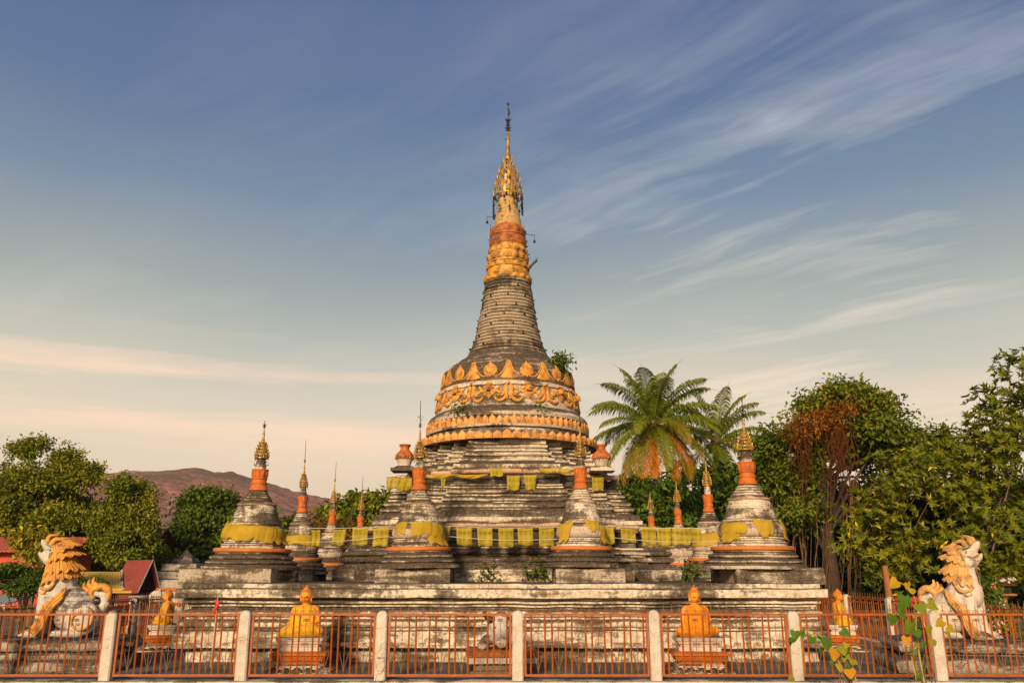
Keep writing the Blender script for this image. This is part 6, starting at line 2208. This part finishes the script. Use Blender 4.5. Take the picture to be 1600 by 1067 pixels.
weed(876, 570, YC - 1.25, .30, 'thick weed tuft on the right shoulder of the bell', 1, 240)
weed(884, 573, YC - 1.0, .26, 'twiggy weed at the right edge of the bell shoulder', 2, 60, tall=1.6)
weed(718, 647, YC - 2.0, .28, 'weed above the upper petal row, left of centre', 3, 70)
weed(840, 648, YC - 2.05, .26, 'weed above the upper petal row, right of centre', 4, 70)
weed(762, 904, 19.95, .30, 'green weed at the middle of the central block under the flags', 5, 60)
weed(843, 903, 19.95, .34, 'dark weed at the right end of the central block, by the right inner plinth', 6, 80)
weed(1086, 903, 20.3, .34, 'dark weed in the gap left of the right corner plinth', 7, 80)
weed(657, 655, 18.9, .10, 'tiny plant caught on the needle of the left inner stupa', 8, 12)

# ------------------------------------------------------------------ creeper in front of the fence
M['creep'] = leaf_mat('creeper_leaf', [(.06, .15, .015), (.12, .22, .02), (.34, .30, .02), (.62, .36, .02), (.70, .28, .02)], .45, .45)
M['vine'] = paint('creeper_stem', (.34, .30, .06), (.18, .12, .04), .4, .6)


def heart(parent, pos, s, rx_, ry_, rz2, tint):
    out = curve([(0, 0), (.28, .16), (.50, .02), (.50, -.28), (.30, -.62), (0, -1.0), (-.30, -.62), (-.50, -.28), (-.50, .02), (-.28, .16), (0, 0)], 4)[:-1]
    V = [(0, -.35, -.04)] + [(a, b, .10 * abs(a) ** 1.0 * 2 - .05 + .04 * math.sin(b * 7)) for a, b in out]
    # inner ring for a soft curl
    V2 = [(a * .55, -.35 + (b + .35) * .55, -.01 + .05 * abs(a)) for a, b in out]
    n = len(out)
    V = V + V2
    F = []
    for i in range(n):
        j = (i + 1) % n
        F.append((0, 1 + n + i, 1 + n + j)); F.append((1 + n + i, 1 + i, 1 + j, 1 + n + j))
    me = bpy.data.meshes.new('leaf'); me.from_pydata([(a * s, c * s, b * s) for a, b, c in V], [], F); me.update(); me.shade_smooth()
    at = me.attributes.new('tint', 'FLOAT', 'POINT'); at.data.foreach_set('value', np.clip(np.full(len(V), tint) + np.random.default_rng(int(s * 9999)).normal(0, .05, len(V)), 0, 1).astype(np.float32))
    me.materials.append(M['creep'])
    o = bpy.data.objects.new('leaf', me); COL.objects.link(o); o.parent = parent
    o.location = pos; o.rotation_euler = (rx_, ry_, rz2)
    return o


YV = 12.6
vine_specs = [
    ('creeper with heart-shaped leaves arching low across the fence post right of the right front Buddha',
     [[(1340, 1110), (1322, 1050), (1300, 1012), (1276, 990), (1258, 985), (1243, 990)], [(1345, 1100), (1338, 1050), (1328, 1022), (1322, 1008)]],
     [(1243, 992, 22, .2, .15), (1252, 990, 18, .3, -.3), (1236, 1000, 14, .1, .5), (1270, 1000, 18, .15, .2), (1290, 1005, 26, .12, .1), (1312, 990, 22, .15, -.7), (1306, 1022, 26, .9, .2), (1314, 1015, 22, .45, -.2), (1307, 1042, 18, .7, .1), (1322, 1018, 24, .2, .1), (1326, 1052, 24, .95, -.1), (1319, 1008, 14, .6, .4), (1240, 1062, 16, .5, 1.2)]),
    ('tall creeper with yellow and green leaves climbing left of the right lion',
     [[(1452, 1110), (1444, 1040), (1434, 985), (1428, 945), (1420, 925), (1408, 910), (1395, 909)], [(1440, 1100), (1432, 1040), (1424, 1010)]],
     [(1402, 914, 26, .72, .9), (1416, 916, 20, .75, -.2), (1420, 924, 18, .68, .3), (1415, 938, 26, .15, .1), (1408, 950, 22, .12, .5), (1404, 962, 22, .18, .2), (1396, 968, 24, .12, .2), (1434, 950, 26, .35, -.5), (1447, 948, 24, .45, -.8), (1424, 980, 28, .3, .3), (1430, 990, 20, .15, -.3), (1412, 1000, 20, .98, .2), (1452, 985, 22, .5, -.1), (1454, 1004, 18, .5, 0), (1468, 975, 20, .66, .9), (1482, 984, 18, .6, -.8), (1476, 990, 14, .55, .1)]),
]
for lab, stems, lv in vine_specs:
    x0 = PX(stems[0][0][0], 1067, YV)
    t = thing('creeper', lab, 'creeper', (x0, YV, -.06), 0, 'creepers growing before the fence')
    for st in stems:
        pts = []
        for k, (a, b) in enumerate(st):
            X, Z = P(a, min(b, 1150), YV)
            pts.append((X - x0, .10 * math.sin(k * 1.3), max(Z, -.05) + .06))
        if P(st[0][0], st[0][1], YV)[1] > -.05:
            pts.insert(0, (pts[0][0] + .05, 0, .0))
        c = curve(pts, 6)
        MB().tube(c, [.016 - .010 * i / len(c) for i in range(len(c))], 6).build('stem', M['vine'], t, 60)
    for k, (a, b, s, tn, rot) in enumerate(lv):
        X, Z = P(a, b, YV - .06)
        k_ = s * .62 * YV / FPX
        heart(t, (X - x0, -.06 - .05 * (k % 3), Z + .06 + k_ * .4), k_ * 1.05, R(-12 + 30 * math.sin(k * 2.3)), rot, R(25 * math.sin(k * 1.7)), tn)
    rngv = random.Random(len(lv))
    for st in stems:
        c = curve(st, 5)
        for q in range(7):
            a, b = c[rngv.randrange(4, len(c))]
            X, Z = P(a + rngv.uniform(-9, 9), min(b + rngv.uniform(-4, 12), 1100), YV)
            heart(t, (X - x0, rngv.uniform(-.10, .08), Z + .06), rngv.uniform(.045, .10), R(rngv.uniform(-40, 40)), rngv.uniform(-1.2, 1.2), R(rngv.uniform(-50, 50)), rngv.choice([.05, .15, .3, .5, .7]))
    # dry tangle at the foot
    mb = MB()
    rng = random.Random(len(lab))
    for k in range(9):
        X, Z = P(stems[0][1][0] + rng.uniform(-14, 10), rng.uniform(1010, 1060), YV)
        p = [(X - x0, rng.uniform(-.1, .1), 0), (X - x0 + rng.uniform(-.05, .05), 0, Z * .5 + .1), (X - x0 + rng.uniform(-.15, .1), 0, Z + .06)]
        mb.tube(p, [.009, .008, .004], 5)
    mb.build('dry_stems', M['bark'], t, 60)
# ------------------------------------------------------------------ evening haze
hm, nt = new_mat('evening_haze')
pv = nd(nt, 'ShaderNodeVolumePrincipled', {'Color': (.93, .80, .72), 'Density': .00015, 'Anisotropy': .2})
out = nd(nt, 'ShaderNodeOutputMaterial')
nt.links.new(pv.outputs[0], out.inputs['Volume'])
hz = MB().box((0, 0, 0), (2, 2, 2))
o = hz.build('haze', hm, None, 0)
o.scale = (1750, 1020, 70)
o.location = (0, 300, 68.5)
tag(o, kind='stuff')
